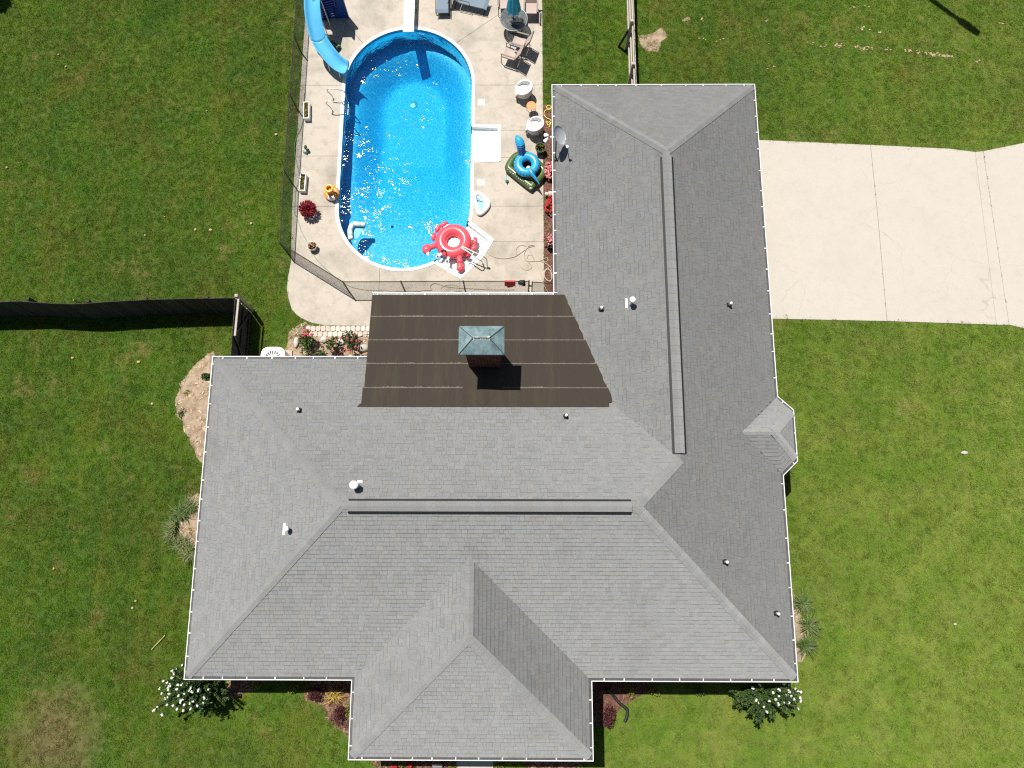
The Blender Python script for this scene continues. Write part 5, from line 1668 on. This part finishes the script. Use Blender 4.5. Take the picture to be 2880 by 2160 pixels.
def pot(name, xy, r_, h, mat, label, cat='flower pot'):
    t = thing(name, label, cat, (*xy, .03))
    m = MB(); m.lathe([(r_ * .7, 0), (r_, h), (r_ * 1.06, h), (r_ * 1.06, h + .03), (r_ * .92, h + .03), (r_ * .9, h - .03)], (*xy, .03), 24); build(m, 'pot', mat, t)
    m = MB(); m.lathe([(r_ * .92, 0), (r_ * .9, .02)], (*xy, .03 + h - .05), 20); build(m, 'soil', 'soil', t)
    return t
t = pot('flower_pot', (-8.724, 14.000), .17, .24, 'terracotta', 'pot with a dense ball of crimson foliage by the fence')
p = (-8.660, 13.921)
m = MB(); foliage(m, (*p, .45), (.32, .32, .27), 1100, .085, tones=(.35, 1.8)); build(m, 'foliage', 'petal_crimson', t)
t = pot('flower_pot', (-8.424, 12.357), .18, .25, 'pot_grey', 'grey pot of pink flowers near the fence corner')
p = (-8.419, 12.361)
m = MB(); foliage(m, (*p, .33), (.13, .13, .07), 70, .07, tones=(.5, 1.8)); build(m, 'leaves', 'leaf_yellow', t)
m = MB()
for k in range(14): m.ball((p[0] + R.uniform(-.11, .11), p[1] + R.uniform(-.11, .11), .39), .026, 6, 4, R.uniform(.6, 1.2))
build(m, 'blossoms', 'petal_pink', t)
t = pot('flower_pot', (0.901, 16.684), .21, .36, 'black', 'large black pot of yellow-green ground cover beside the wicker chair')
p = (0.901, 16.678)
m = MB(); foliage(m, (*p, .375), (.18, .18, .035), 150, .06, tones=(.5, 1.4)); build(m, 'leaves', 'leaf_yellow', t)

# flowering bushes in the bed under the wing's gutter
def bush(name, xy, rad, n, leafmat, label, flower=None, nf=0, fr=.04, group=None, size=.08, cat='bush', z=None):
    t = thing(name, label, cat, (*xy, 0), group)
    zc = z or rad[2]
    m = MB()
    for k in range(7):
        a = k * .9; m.tube([(xy[0], xy[1], 0), (xy[0] + rad[0] * .3 * math.cos(a), xy[1] + rad[1] * .3 * math.sin(a), zc * .6), (xy[0] + rad[0] * .65 * math.cos(a), xy[1] + rad[1] * .65 * math.sin(a), zc * 1.25)], [.018, .012, .006], 5)
    build(m, 'stems', 'bark', t)
    m = MB()
    lumps = max(5, n // 90)
    for k in range(lumps):
        a = R.uniform(0, 2 * PI); q = R.uniform(.2, .72)
        foliage(m, (xy[0] + rad[0] * q * math.cos(a), xy[1] + rad[1] * q * math.sin(a), zc * R.uniform(.75, 1.3)), (rad[0] * .42, rad[1] * .42, rad[2] * .42), n // lumps, size, tones=(.45, 1.6))
    build(m, 'foliage', leafmat, t)
    if flower:
        m = MB()
        for k in range(nf):
            a = R.uniform(0, 2 * PI); q = math.sqrt(R.random())
            c = (xy[0] + rad[0] * q * math.cos(a), xy[1] + rad[1] * q * math.sin(a), zc + rad[2] * (math.sqrt(max(0, 1 - q * q * .8))) * R.uniform(.75, 1.05))
            for j in range(5): m.ball((c[0] + R.uniform(-1, 1) * fr * .6, c[1] + R.uniform(-1, 1) * fr * .6, c[2] + R.uniform(-.4, .4) * fr), fr * R.uniform(.4, .75), 6, 4, R.uniform(.7, 1.2))
        build(m, 'blossoms', flower, t)
    return t
bush('hydrangea_bush', (1.281, 15.715), (.30, .36, .22), 260, 'leaf', 'pink flowering bush next to the olive inflatable boat', 'petal_pink', 44, .055)
bush('flowering_bush', (1.283, 14.176), (.24, .42, .22), 200, 'leaf', 'bright red flowering bush under the wing gutter', 'petal_red', 46, .05)
t = pot('flower_pot', (1.282, 12.418), .16, .28, 'black', 'black pot of pink flowers under the gutter near the hoses')
m = MB()
p = (1.283, 12.543)
foliage(m, (*p, .42), (.24, .26, .14), 150, .07); build(m, 'leaves', 'leaf', t)
m = MB()
for k in range(40): m.ball((p[0] + R.gauss(0, .12), p[1] + R.gauss(0, .13), .52 + R.uniform(-.05, .05)), R.uniform(.025, .05), 6, 4, R.uniform(.7, 1.2))
build(m, 'blossoms', 'petal_pink', t)
# roses and stones in the bed by the pavers
def rose(xy, rad, n, label, nf, fm, z=.5):
    return bush('rose_bush', xy, rad, n, 'leaf', label, fm, nf, .05, 'rose bushes in the bed by the pavers', .095, 'rose bush', z)
rose((-8.305, 8.198), (.42, .50, .45), 620, 'largest rose bush, red blooms on its north side, next to the air conditioner', 0, None)
p = (-8.168, 8.493)
b = MB()
for k in range(14): b.ball((p[0] + R.gauss(0, .17), p[1] + R.gauss(0, .07), .85 + R.uniform(-.1, .1)), R.uniform(.03, .055), 7, 5, R.uniform(.7, 1.2))
rb = [o for o in bpy.data.objects if o.name == 'rose_bush'][0]
build(b, 'blossoms', 'rose', rb)
rose((-7.325, 8.096), (.30, .42, .38), 300, 'loose rose bush in the middle of the rose bed', 4, 'petal_pink')
rose((-6.669, 8.199), (.34, .48, .40), 420, 'rose bush with pink and red blooms nearest the porch roof', 10, 'rose')
rose((-7.808, 7.893), (.20, .14, .16), 110, 'smallest low rose bush beside the gutter', 0, None, .2)
def stone(xy, rad, label, z=.08, mat='rock'):
    b = MB(); b.ball((*xy, z), rad, 12, 8)
    b.v = [(x + .035 * mnoise.noise((x * 9, y * 9, z_ * 9)), y + .035 * mnoise.noise((x * 9 + 7, y * 9, z_ * 9)), z_ + .03 * mnoise.noise((x * 8, y * 8 + 5, z_ * 9))) for x, y, z_ in b.v]
    return tag(build(b, 'garden_stone', mat, at=(*xy, 0), smooth=True), label, 'stone')
stone((-8.882, 8.343), (.10, .22, .10), 'flat pale stone at the left end of the rose bed')
stone((-6.192, 8.113), (.22, .17, .15), 'large white stone in the rose bed beside the porch roof')
stone((-7.789, 8.465), (.16, .14, .10), 'pale pinkish stone between the two rose bushes')
stone((-7.098, 8.379), (.20, .14, .10), 'pale stone half hidden among the rose leaves')
b = MB(); b.tube(crom([(*(-5.956, 8.692), .06), (*(-6.172, 8.664), .05), (*(-6.370, 8.587), .05), (*(-6.637, 8.552), .05)], 5), .012, 7)
tag(build(b, 'drip_hose', 'bark', at=(*(-6.305, 8.622), .05)), 'thin brown hose lying across the rose bed', 'hose')

# air conditioner beside the north-west corner
ac = thing('air_conditioner', 'white outdoor air conditioner with round black fan grille beside the house', 'air conditioner', (*(-9.537, 7.482), 0))
q = (-9.544, 7.489)
m = MB(); r2 = [(q[0] + .47 * (abs(math.cos(a)) ** .55) * (1 if math.cos(a) > 0 else -1), q[1] + .47 * (abs(math.sin(a)) ** .55) * (1 if math.sin(a) > 0 else -1)) for a in [2 * PI * k / 40 for k in range(40)]]
m.prism(r2, .08, .80); build(m, 'casing', 'white_plastic', ac)
m = MB(); m.lathe([(.33, 0), (.33, .012), (.001, .012)], (*q, .80), 28); build(m, 'fan_opening', 'black', ac)
for k in range(18):
    a = 2 * PI * k / 18
    m = MB(); m.bar((q[0] + .06 * math.cos(a), q[1] + .06 * math.sin(a), .835), (q[0] + .33 * math.cos(a), q[1] + .33 * math.sin(a), .82), .009, .009); build(m, 'grille_bar', 'grey_metal', ac)
for r_ in (.11, .19, .27): 
    m = MB(); m.torus((*q, .832), r_, .005, 28, 5); build(m, 'grille_ring', 'grey_metal', ac)
m = MB(); m.lathe([(.07, .838), (.05, .86), (.001, .86)], (*q, 0), 14); build(m, 'fan_hub', 'white', ac)
m = MB(); m.box((q[0], q[1], .04), (1.05, 1.05, .08)); build(m, 'pad', 'deck', ac)

# ------------------------------------------------------------------ dish and flood light on the eave
ds = thing('satellite_dish', 'grey oval satellite dish mounted on the eave above the pool deck', 'satellite dish', (1.42, 17.15, 2.8))
ctr = V3((1.465, 15.279), 3.75)
nrm = Vector((.74, -.10, .66)).normalized()
u = nrm.cross(Vector((0, 0, 1))).normalized(); v_ = u.cross(nrm)
m = MB(); v = []; n = 32
for side in (1, 0):
    for k in range(5):
        q = k / 4
        for j in range(n):
            a = 2 * PI * j / n
            v.append(ctr + u * (.34 * q * math.cos(a)) + v_ * (.37 * q * math.sin(a)) + nrm * (.075 * q * q - (.0 if side else .012)))
f = []
for sd_ in (0, 1):
    o_ = sd_ * 5 * n
    for k in range(4):
        for j in range(n):
            t_ = (o_ + k * n + j, o_ + (k + 1) * n + j, o_ + (k + 1) * n + (j + 1) % n, o_ + k * n + (j + 1) % n)
            f.append(t_ if sd_ else t_[::-1])
f += [(4 * n + j, 9 * n + j, 9 * n + (j + 1) % n, 4 * n + (j + 1) % n) for j in range(n)]
m.add(v, f); build(m, 'reflector', simple('dish_grey', (.36, .39, .42), .5, .04), ds, smooth=True)
base = Vector((*(1.392, 14.860), 2.85))
m = MB(); m.tube([base, base + Vector((0, 0, .35)), ctr - nrm * .10], .026, 10); build(m, 'mast', 'dark_metal', ds)
m = MB(); m.tube([ctr - nrm * .12, ctr - nrm * .02], .07, 12); build(m, 'bracket', 'dark_metal', ds)
lnb = V3((1.803, 14.869), 3.72)
m = MB(); m.tube([ctr - v_ * .34 + nrm * .05, lnb - Vector((.05, -.03, .0))], .016, 8); build(m, 'feed_arm', 'grey_metal', ds)
m = MB(); m.tube([lnb - Vector((.07, -.04, 0)), lnb + Vector((.02, 0, .02))], .035, 10); m.box(lnb + Vector((.0, -.03, 0)), (.10, .08, .06), .5); build(m, 'receiver', 'grey_metal', ds)
m = MB(); m.box(base + Vector((0, 0, .03)), (.12, .16, .04)); build(m, 'mount_foot', 'dark_metal', ds)
fl = thing('flood_light', 'white twin flood light sticking out below the gutter beside the dish', 'lamp', (1.35, 17.05, 2.4))
q = (1.098, 16.024)
m = MB(); m.tube([(1.75, q[1] - .02, 2.45), (q[0] + .12, q[1] - .02, 2.42)], .035, 10); build(m, 'arm', 'white_plastic', fl)
for dy, dx in ((.09, .0), (-.10, -.02)):
    m = MB(); c = Vector((q[0] + dx, q[1] + dy, 2.36)); dv = Vector((-.5, dy * 4, -.6)).normalized(); m.tube([c + Vector((.06, -dy * .5, .05)), c, c + dv * .06, c + dv * .10], [.03, .06, .085, .085], 12); build(m, 'lamp_head', 'white_plastic', fl)
m = MB(); m.box((1.80, q[1] - .02, 2.45), (.08, .14, .14)); build(m, 'back_plate', 'white_plastic', fl)

# ------------------------------------------------------------------ hoses, towel, hat
def hose(pts, r_, mat, label, z=.045, n=7, group=None):
    b = MB(); P = crom([(*p, z + R.uniform(0, .012)) for p in pts], n)
    b.tube(P, r_, 6); return tag(build(b, 'hose', mat, at=(*pts[0], z), smooth=True), label, 'hose', group)
hose([(-1.339, 12.236), (-1.153, 12.059), (-0.852, 11.934), (-0.519, 11.917), (-0.153, 12.005), (0.114, 12.182), (0.314, 12.342), (0.515, 12.431), (0.649, 12.449), (0.582, 12.495), (0.381, 12.431), (0.231, 12.147), (0.231, 11.934), (0.380, 11.792), (0.713, 11.799), (0.979, 11.757), (1.243, 11.580), (1.358, 11.369)], .016, 'hose_tan', 'long tan pool hose looping over the deck to the mulch bed')
hose([(-0.103, 12.076), (-0.120, 12.289), (0.014, 12.467), (0.214, 12.485), (0.381, 12.360), (0.580, 12.005), (0.746, 11.686), (0.877, 11.334), (0.974, 10.914), (1.104, 10.601), (1.202, 10.445)], .012, 'hose_tan', 'thin pale hose running straight down to the chain-link gate')
hose([(0.014, 11.651), (0.147, 11.475), (0.346, 11.412), (0.496, 11.493), (0.513, 11.616), (0.380, 11.757)], .012, 'hose_grey' if 'hose_grey' in M else 'hose_tan', 'short grey hose curl on the open deck')
hose([(0.330, 11.898), (0.381, 12.058), (0.514, 12.058), (0.580, 11.934), (0.713, 11.792), (0.979, 11.863), (1.146, 11.951), (1.196, 11.845), (1.079, 11.757), (0.979, 11.845)], .013, 'hose_tan', 'small tan hose loop touching the edge of the mulch bed')
hose([(1.343, 11.580), (1.110, 11.440), (1.009, 11.194), (1.173, 10.949), (1.338, 11.019), (1.275, 11.369), (1.076, 11.370), (1.058, 11.089), (1.271, 10.914), (1.356, 11.194), (1.176, 11.475), (1.042, 11.264)], .016, 'hose_tan', 'heap of tan hose coiled on the red mulch', .07)
hose([(-7.041, 10.816), (-6.727, 10.675), (-6.262, 10.574), (-5.686, 10.542), (-4.278, 10.497), (-3.817, 10.549), (-3.552, 10.549), (-3.596, 10.706), (-3.460, 10.838), (-3.228, 10.810), (-2.928, 10.706), (-2.530, 10.654), (-1.802, 10.608), (-1.008, 10.573), (-0.183, 10.566)], .014, 'hose_tan', 'pale hose lying along the foot of the southern chain-link fence')
hose([(-2.465, 10.723), (-2.764, 10.783), (-3.060, 10.723), (-3.157, 10.601), (-3.055, 10.462), (-2.757, 10.445), (-2.461, 10.514), (-2.295, 10.497)], .012, 'hose_tan', 'oval hose loop behind the chain-link fence at the porch gutter')
hose([(1.368, 18.732), (1.239, 18.671), (1.185, 18.773), (1.277, 18.855), (1.387, 18.765), (1.312, 18.651), (1.129, 18.610), (1.073, 18.407), (1.200, 18.245), (1.345, 18.163), (1.271, 18.042), (1.180, 18.103), (1.234, 17.921), (1.362, 18.042), (1.306, 17.881), (1.269, 17.800)], .016, 'hose_yellow', 'yellow hose tangled over grass and mulch by the wing corner', .07)
hose([(-9.226, 19.473), (-9.202, 18.652), (-9.274, 17.840), (-9.447, 17.397), (-9.503, 16.837), (-9.375, 16.241), (-9.204, 15.531), (-9.324, 14.868), (-9.299, 13.903), (-9.205, 13.747), (-8.993, 13.160), (-8.794, 12.785), (-8.512, 12.288), (-8.337, 11.958), (-8.007, 11.589), (-7.480, 11.120), (-7.082, 10.857)], .011, 'hose_green', 'thin green hose winding along the left chain-link fence')
tw = thing('towel', 'red towel hanging over the chain-link fence', 'towel', (-.68, 10.5, 1.2))
m = MB(); xa_, xb_ = (-0.557, 10.488)[0], (-0.129, 10.488)[0]
k = 9; v = []
for i in range(k + 1):
    x = xa_ + (xb_ - xa_) * i / k; w_ = .022 * math.sin(i * 1.7)
    for y, z in ((10.55 + w_, .95 + .04 * math.sin(i)), (10.53, 1.24), (10.50, 1.255), (10.465, 1.24), (10.44 + w_, .72 + .09 * math.sin(i * .9 + 1))): v.append((x, y, z))
f = [(i * 5 + j, i * 5 + j + 1, (i + 1) * 5 + j + 1, (i + 1) * 5 + j) for i in range(k) for j in range(4)]
m.add(v, f); build(m, 'cloth', 'red_cloth', tw)
m = MB(); q = (0.094, 10.478)
m.ball((q[0], q[1], 1.12), (.13, .10, .17), 12, 8); m.box((q[0] + .05, q[1] - .03, 1.26), (.22, .14, .03), .3); m.ball((q[0] + .1, q[1] - .04, 1.02), (.08, .07, .10), 10, 6)
tag(build(m, 'black_bag', 'black', at=(*q, 1.0), smooth=True), 'small black bag hanging on the fence beside the red towel', 'bag')

# ------------------------------------------------------------------ front garden
def blossom_shrub(xy, tips, label, hgt, nb, sprd):
    """long arching leafy branches with white flower heads"""
    t = thing('flowering_shrub', label, 'shrub', (*xy, 0))
    st, lf, fw = MB(), MB(), MB()
    br = list(tips)
    for k in range(nb):
        a = R.uniform(*sprd); q = R.uniform(.35, 1.0)
        br.append((xy[0] + q * 1.25 * math.cos(a), xy[1] + q * 1.1 * math.sin(a), hgt * R.uniform(.55, 1.0), False))
    for x, y, z, fl_ in br:
        o_ = Vector((xy[0] + R.uniform(-.15, .15), xy[1] + R.uniform(-.15, .15), 0)); e = Vector((x, y, z))
        P = [o_, o_ + (e - o_) * .35 + Vector((0, 0, z * .32)), o_ + (e - o_) * .7 + Vector((0, 0, z * .25)), e]
        P = crom(P, 6)
        st.tube(P, [.016 - .011 * i / (len(P) - 1) for i in range(len(P))], 5, caps=False)
        for i in range(4, len(P)):
            d = (P[i] - P[i - 1]).normalized()
            for j in range(9):
                s_ = d.cross(Vector((R.uniform(-1, 1), R.uniform(-1, 1), R.uniform(-.3, 1)))).normalized()
                lf.leaf(P[i] - d * R.uniform(0, .08), s_ + d * .5, R.uniform(.07, .13), R.uniform(.035, .06), R.uniform(.5, 1.7))
        if fl_:
            for j in range(5): fw.ball(e + Vector((R.gauss(0, .017), R.gauss(0, .017), R.gauss(.02, .012))), R.uniform(.025, .040), 7, 5, R.uniform(.8, 1.05))
    build(st, 'stems', 'bark', t); build(lf, 'foliage', 'leaf', t); build(fw, 'blossoms', 'petal_white', t)
TL_ = [(-11.519, -3.654, 1.900), (-11.724, -3.765, 1.900), (-11.793, -3.808, 2.000), (-11.735, -3.892, 2.000), (-11.796, -4.048, 2.000), (-11.583, -4.129, 1.800), (-12.080, -4.173, 2.000), (-11.948, -4.172, 2.000), (-11.896, -4.209, 1.900), (-12.284, -4.421, 1.800), (-11.901, -4.327, 1.900), (-11.986, -4.411, 1.800), (-11.618, -4.279, 1.900), (-11.453, -4.254, 2.000), (-11.322, -4.262, 1.900), (-11.650, -4.425, 1.900), (-12.219, -4.593, 1.700), (-11.951, -4.607, 1.700), (-11.984, -4.700, 1.800), (-12.088, -4.769, 1.700), (-11.597, -4.667, 1.800), (-11.391, -4.588, 1.900), (-11.440, -4.759, 1.800), (-11.167, -4.401, 1.900), (-11.108, -4.510, 1.900), (-11.226, -4.495, 1.800), (-12.405, -5.054, 1.500), (-12.571, -5.185, 1.400), (-12.051, -4.982, 1.600), (-11.801, -4.995, 1.700), (-11.691, -5.105, 1.600), (-11.572, -4.860, 1.700), (-11.413, -4.962, 1.700), (-11.225, -4.915, 1.700), (-11.087, -4.820, 1.800), (-11.004, -4.993, 1.600), (-11.509, -5.184, 1.500), (-11.266, -5.111, 1.500), (-10.909, -5.082, 1.500), (-10.859, -4.941, 1.500), (-10.800, -4.750, 1.600), (-10.708, -4.838, 1.500), (-12.320, -5.364, 1.300), (-10.937, -4.478, 1.800), (-10.646, -4.462, 1.700)]
blossom_shrub((-10.95, -4.35), [(*p, True) for p in TL_], 'sprawling white flowering shrub at the left front corner of the house', 1.7, 46, (2.2, 5.9))
TR_ = [(8.289, -4.263, 1.600), (8.065, -4.370, 1.500), (9.079, -4.219, 1.700), (9.241, -4.255, 1.700), (8.844, -4.375, 1.800), (8.687, -4.500, 1.700), (9.176, -4.430, 1.900), (9.430, -4.347, 1.800), (9.488, -4.426, 1.800), (9.577, -4.446, 1.900), (9.126, -4.536, 1.800), (9.216, -4.555, 1.900), (9.337, -4.672, 1.800), (9.583, -4.651, 1.700), (9.587, -4.748, 1.700), (8.919, -4.613, 1.600), (8.796, -4.714, 1.600), (8.575, -4.759, 1.600), (8.193, -4.769, 1.400), (8.874, -4.866, 1.600), (8.428, -5.004, 1.400), (8.532, -5.166, 1.400), (8.523, -5.130, 1.400), (9.566, -5.035, 1.500), (8.273, -4.876, 1.300), (9.102, -4.820, 1.500), (9.240, -4.828, 1.600)]
blossom_shrub((8.55, -4.55), [(*p, True) for p in TR_], 'sprawling white flowering shrub at the right front corner of the house', 1.5, 70, (3.0, 6.4))
def small_shrub(xy, rad, n, mat, label, group=None, size=.06):
    return bush('garden_shrub', xy, rad, n, mat, label, None, 0, .04, group, size, 'shrub')
small_shrub((-7.316, -4.830), (.27, .27, .30), 700, 'leaf_red', 'round burgundy shrub at the edge of the front shadow', 'burgundy shrubs')
small_shrub((-6.418, -5.519), (.30, .38, .32), 900, 'leaf_red', 'larger burgundy shrub beside the left wall of the front bay', 'burgundy shrubs')
small_shrub((3.189, -5.483), (.26, .44, .32), 1000, 'leaf_red', 'dense burgundy shrub right of the front bay, beside the drain pipe', 'burgundy shrubs')
small_shrub((3.996, -4.693), (.22, .20, .22), 320, 'leaf_yellow', 'clipped yellow-green shrub nearest the black drain pipe', 'clipped shrubs along the front wall')
small_shrub((4.918, -4.678), (.23, .21, .22), 320, 'leaf_yellow', 'clipped yellow-green shrub, second from the drain pipe', 'clipped shrubs along the front wall')
small_shrub((6.532, -4.679), (.22, .18, .22), 200, 'leaf', 'loose green shrub between the clipped ones and the white flowering shrub', 'clipped shrubs along the front wall')
small_shrub((-8.132, -4.671), (.20, .15, .20), 220, 'leaf_yellow', 'yellow-green shrub left of the round burgundy one', None)
small_shrub((-7.643, -4.718), (.14, .11, .15), 120, 'leaf_yellow', 'tiny yellow-green shrub touching the round burgundy one', None)
small_shrub((-9.525, -4.595), (.20, .10, .20), 120, 'leaf_yellow', 'low shrub deep in the front wall shadow', None)
small_shrub((-5.994, -5.421), (.16, .42, .30), 420, 'leaf_yellow', 'tall yellow-green shrub against the left wall of the front bay', None)
small_shrub((-12.258, 6.936), (.22, .24, .16), 260, 'leaf', 'bright green plant at the top of the bare dirt mound', None, .09)
small_shrub((-13.043, 6.273), (.13, .13, .08), 110, 'leaf_yellow', 'pale yellow-green weed on the bare dirt mound', None, .07)
small_shrub((-13.216, 5.565), (.17, .22, .06), 140, 'leaf', 'low green weed at the edge of the dirt mound', None, .07)
small_shrub((-12.399, 0.937), (.12, .15, .06), 90, 'leaf_yellow', 'low weed in the middle of the liriope bed', None, .06)
def blades(name, xy, n, ln, mat, label, cat, group=None, lean=0.9, aim=None, w0=.016):
    t = thing(name, label, cat, (*xy, 0), group)
    m = MB()
    for k in range(n):
        a = R.uniform(0, 2 * PI) if aim is None else R.gauss(aim, .75)
        l = ln * R.uniform(.6, 1.2); d = Vector((math.cos(a), math.sin(a), 0)); s_ = Vector((-d.y, d.x, 0)) * w0 / 2
        p = Vector((xy[0] + R.gauss(0, .06), xy[1] + R.gauss(0, .06), 0))
        le = lean * R.uniform(.5, 1.15)
        q = [p, p + d * l * .22 * le + Vector((0, 0, l * .40)), p + d * l * .6 * le + Vector((0, 0, l * .50)), p + d * l * le + Vector((0, 0, l * .30))]
        m.add([q[0] - s_, q[0] + s_, q[1] + s_, q[1] - s_, q[2] + s_ * .8, q[2] - s_ * .8, q[3]], [(0, 1, 2, 3), (3, 2, 4, 5), (5, 4, 6)], R.uniform(.55, 1.6))
    build(m, 'blade_clump', mat, t)
    return t
for i, (q, l, lab) in enumerate((((-12.497, 1.844), .50, 'northernmost arching grass clump in the bed by the left wall'), ((-12.827, 1.603), .52, 'arching grass clump, second from the north in the left bed'), ((-13.000, 1.151), .58, 'arching grass clump leaning over the lawn, middle of the left bed'), ((-13.021, 0.807), .58, 'widest arching grass clump at the outer edge of the left bed'), ((-12.717, 0.439), .50, 'arching grass clump south of the widest one in the left bed'), ((-12.363, 0.100), .52, 'southernmost arching grass clump, touching the left gutter'))):
    blades('grass_clump', q, 190, l, 'liriope', lab, 'grass clump', 'arching grass clumps by the left wall', aim=PI + .2 if i in (2, 3) else None)
for q, lab in zip(((10.438, -1.651), (10.639, -2.403), (10.455, -3.099)), ('northern arching grass clump beside the right wall', 'middle arching grass clump beside the right wall', 'southern arching grass clump beside the right wall')):
    blades('grass_clump', q, 200, .55, 'liriope', lab, 'grass clump', 'arching grass clumps by the right wall')
blades('ornamental_grass', (-6.641, -4.893), 110, .55, 'golden', 'golden ornamental grass between the two burgundy shrubs', 'grass clump')
b = MB(); b.tube(crom([(*(3.192, -4.613), .25), (*(3.400, -4.835), .08), (*(3.630, -5.104), .07), (*(3.860, -5.286), .07), (*(3.918, -5.369), .07), (*(3.891, -5.596), .07), (*(3.814, -5.755), .06)], 6), .055, 12)
tag(build(b, 'drain_pipe', 'black', at=(*(3.630, -5.104), 0), smooth=True), 'black bent drain pipe running from the wall onto the front lawn', 'pipe')
# front door bed, half out of the picture
sg = thing('yard_sign', 'small white and red sign standing in the front flower bed', 'sign', (*(-2.866, -7.222), 0))
p = (-2.862, -7.177)
m = MB(); m.add([(p[0] - .17, p[1] + .05, .40), (p[0] + .17, p[1] + .05, .40), (p[0] + .17, p[1] - .10, .16), (p[0] - .17, p[1] - .10, .16), (p[0] - .17, p[1] + .065, .39), (p[0] + .17, p[1] + .065, .39), (p[0] + .17, p[1] - .085, .15), (p[0] - .17, p[1] - .085, .15)], [(3, 2, 1, 0), (4, 5, 6, 7), (0, 1, 5, 4), (1, 2, 6, 5), (2, 3, 7, 6), (3, 0, 4, 7)]); build(m, 'panel', 'white', sg)
m = MB(); m.add([(p[0] - .165, p[1] + .047, .402), (p[0] + .165, p[1] + .047, .402), (p[0] + .165, p[1] + .005, .334), (p[0] - .02, p[1] + .012, .346)], [(3, 2, 1, 0)]); build(m, 'red_band', 'petal_red', sg)
for sx in (-.13, .13):
    m = MB(); m.tube([(p[0] + sx, p[1] + .0, 0), (p[0] + sx, p[1] + .03, .37)], .008, 6); build(m, 'stake', 'dark_metal', sg)
for i, (q, lab) in enumerate((((-4.342, -7.229), 'red flowering plant left of the sign in the front bed'), ((-3.771, -7.226), 'red flowering plant nearer the sign in the front bed'))):
    bush('flowering_plant', q, (.13, .11, .14), 120, 'leaf', lab, 'petal_red', 7, .045, 'red flowering plants in the front bed', .06, 'plant')
small_shrub((-4.117, -7.195), (.16, .12, .14), 130, 'leaf_yellow', 'yellow-green plant between the two red flowering plants', None)
small_shrub((-2.342, -7.219), (.18, .10, .14), 120, 'leaf_yellow', 'yellow-green plant beside the left edge of the front path', None)
small_shrub((-0.713, -7.211), (.20, .10, .14), 120, 'leaf_yellow', 'yellow-green plant beside the right edge of the front path', None)

# ------------------------------------------------------------------ things lying on the lawn
def litter(name, xy, rad, mat, label, cat, group=None):
    b = MB(); b.ball((*xy, .055), rad, 8, 5)
    b.v = [(x + .02 * mnoise.noise((x * 20, y * 20, 1)), y + .02 * mnoise.noise((x * 20, y * 20, 5)), z + .01 * mnoise.noise((x * 18, y * 18, 9))) for x, y, z in b.v]
    return tag(build(b, name, mat, at=(*xy, .05), smooth=True), label, cat, group)
LG = 'pale dry leaves scattered on the left lawn'
lab = 'pale dry leaf lying on the left lawn'
for i, q in enumerate(((-15.127, 7.545), (-14.407, 5.849), (-12.741, 13.171), (-13.370, 13.188), (-15.437, 12.945), (-11.079, 13.457), (-14.713, 13.748), (-10.323, 17.526), (-13.374, 18.640), (-21.627, 16.001), (-19.732, 20.797), (-20.132, 21.388), (-14.246, -1.629), (-14.343, -1.881), (-17.472, -0.475), (-17.785, 7.712))):
    s_ = R.uniform(.6, 1.0) * (.062 if i not in (6, 8, 10, 11) else .042)
    litter('dry_leaf', q, (s_ * R.uniform(.8, 1.3), s_, .022), 'leaf_litter', lab, 'leaf', LG)
litter('pale_stone', (17.143, 3.969), (.15, .075, .02), 'pot_grey', 'flat pale stone lying in the right lawn', 'stone')
litter('small_stone', (16.023, -2.355), (.065, .045, .02), 'pot_grey', 'small pale stone farther south in the right lawn', 'stone')
b = MB(); b.bar((*(-13.479, -3.350), .06), (*(-13.026, -2.843), .07), .03, .015)
tag(build(b, 'straw_stick', 'straw', at=(*(-13.245, -3.103), .05)), 'long straw-coloured stick lying on the lawn left of the house', 'stick')

# ------------------------------------------------------------------ street lamp and tree just outside the picture, whose shadows fall in it
lm = thing('street_lamp', 'street lamp with a long arm casting its shadow on the north lawn', 'street lamp', (15.6, 27.1, 0))
T = Vector((20.02, 22.32)); hL = 7.6
tipv = Vector((T.x - .234 * hL, T.y + .308 * hL, hL)); dv = Vector((-.735, .678, 0))
pb = tipv + dv * 3.6
m = MB(); m.tube([(pb.x, pb.y, 0), (pb.x, pb.y, hL - .1)], [.14, .09], 12); build(m, 'pole', 'grey_metal', lm)
m = MB(); m.tube([pb + Vector((0, 0, -.3)), pb - dv * .6, tipv + dv * .9], [.12, .12, .12], 10); build(m, 'arm', 'grey_metal', lm)
m = MB(); m.tube([tipv + dv * 1.05, tipv + dv * .9, tipv + dv * .3, tipv], [.12, .19, .18, .14], 12); build(m, 'lamp_head', 'grey_metal', lm)

tr = thing('evergreen_tree', 'evergreen tree whose dark shadow reaches the top left corner', 'tree', (-24.25, 25.5, 0))
m = MB(); m.tube([(-24.25, 25.5, 0), (-24.25, 25.5, 5)], [.16, .05], 10); build(m, 'trunk', 'bark', tr)
m = MB()
for k in range(9): foliage(m, (-24.25, 25.5, 1.2 + .45 * k), (1.35 - .13 * k, 1.35 - .13 * k, .35), 130, .32, tones=(.5, 1.4))
build(m, 'crown', 'leaf', tr)
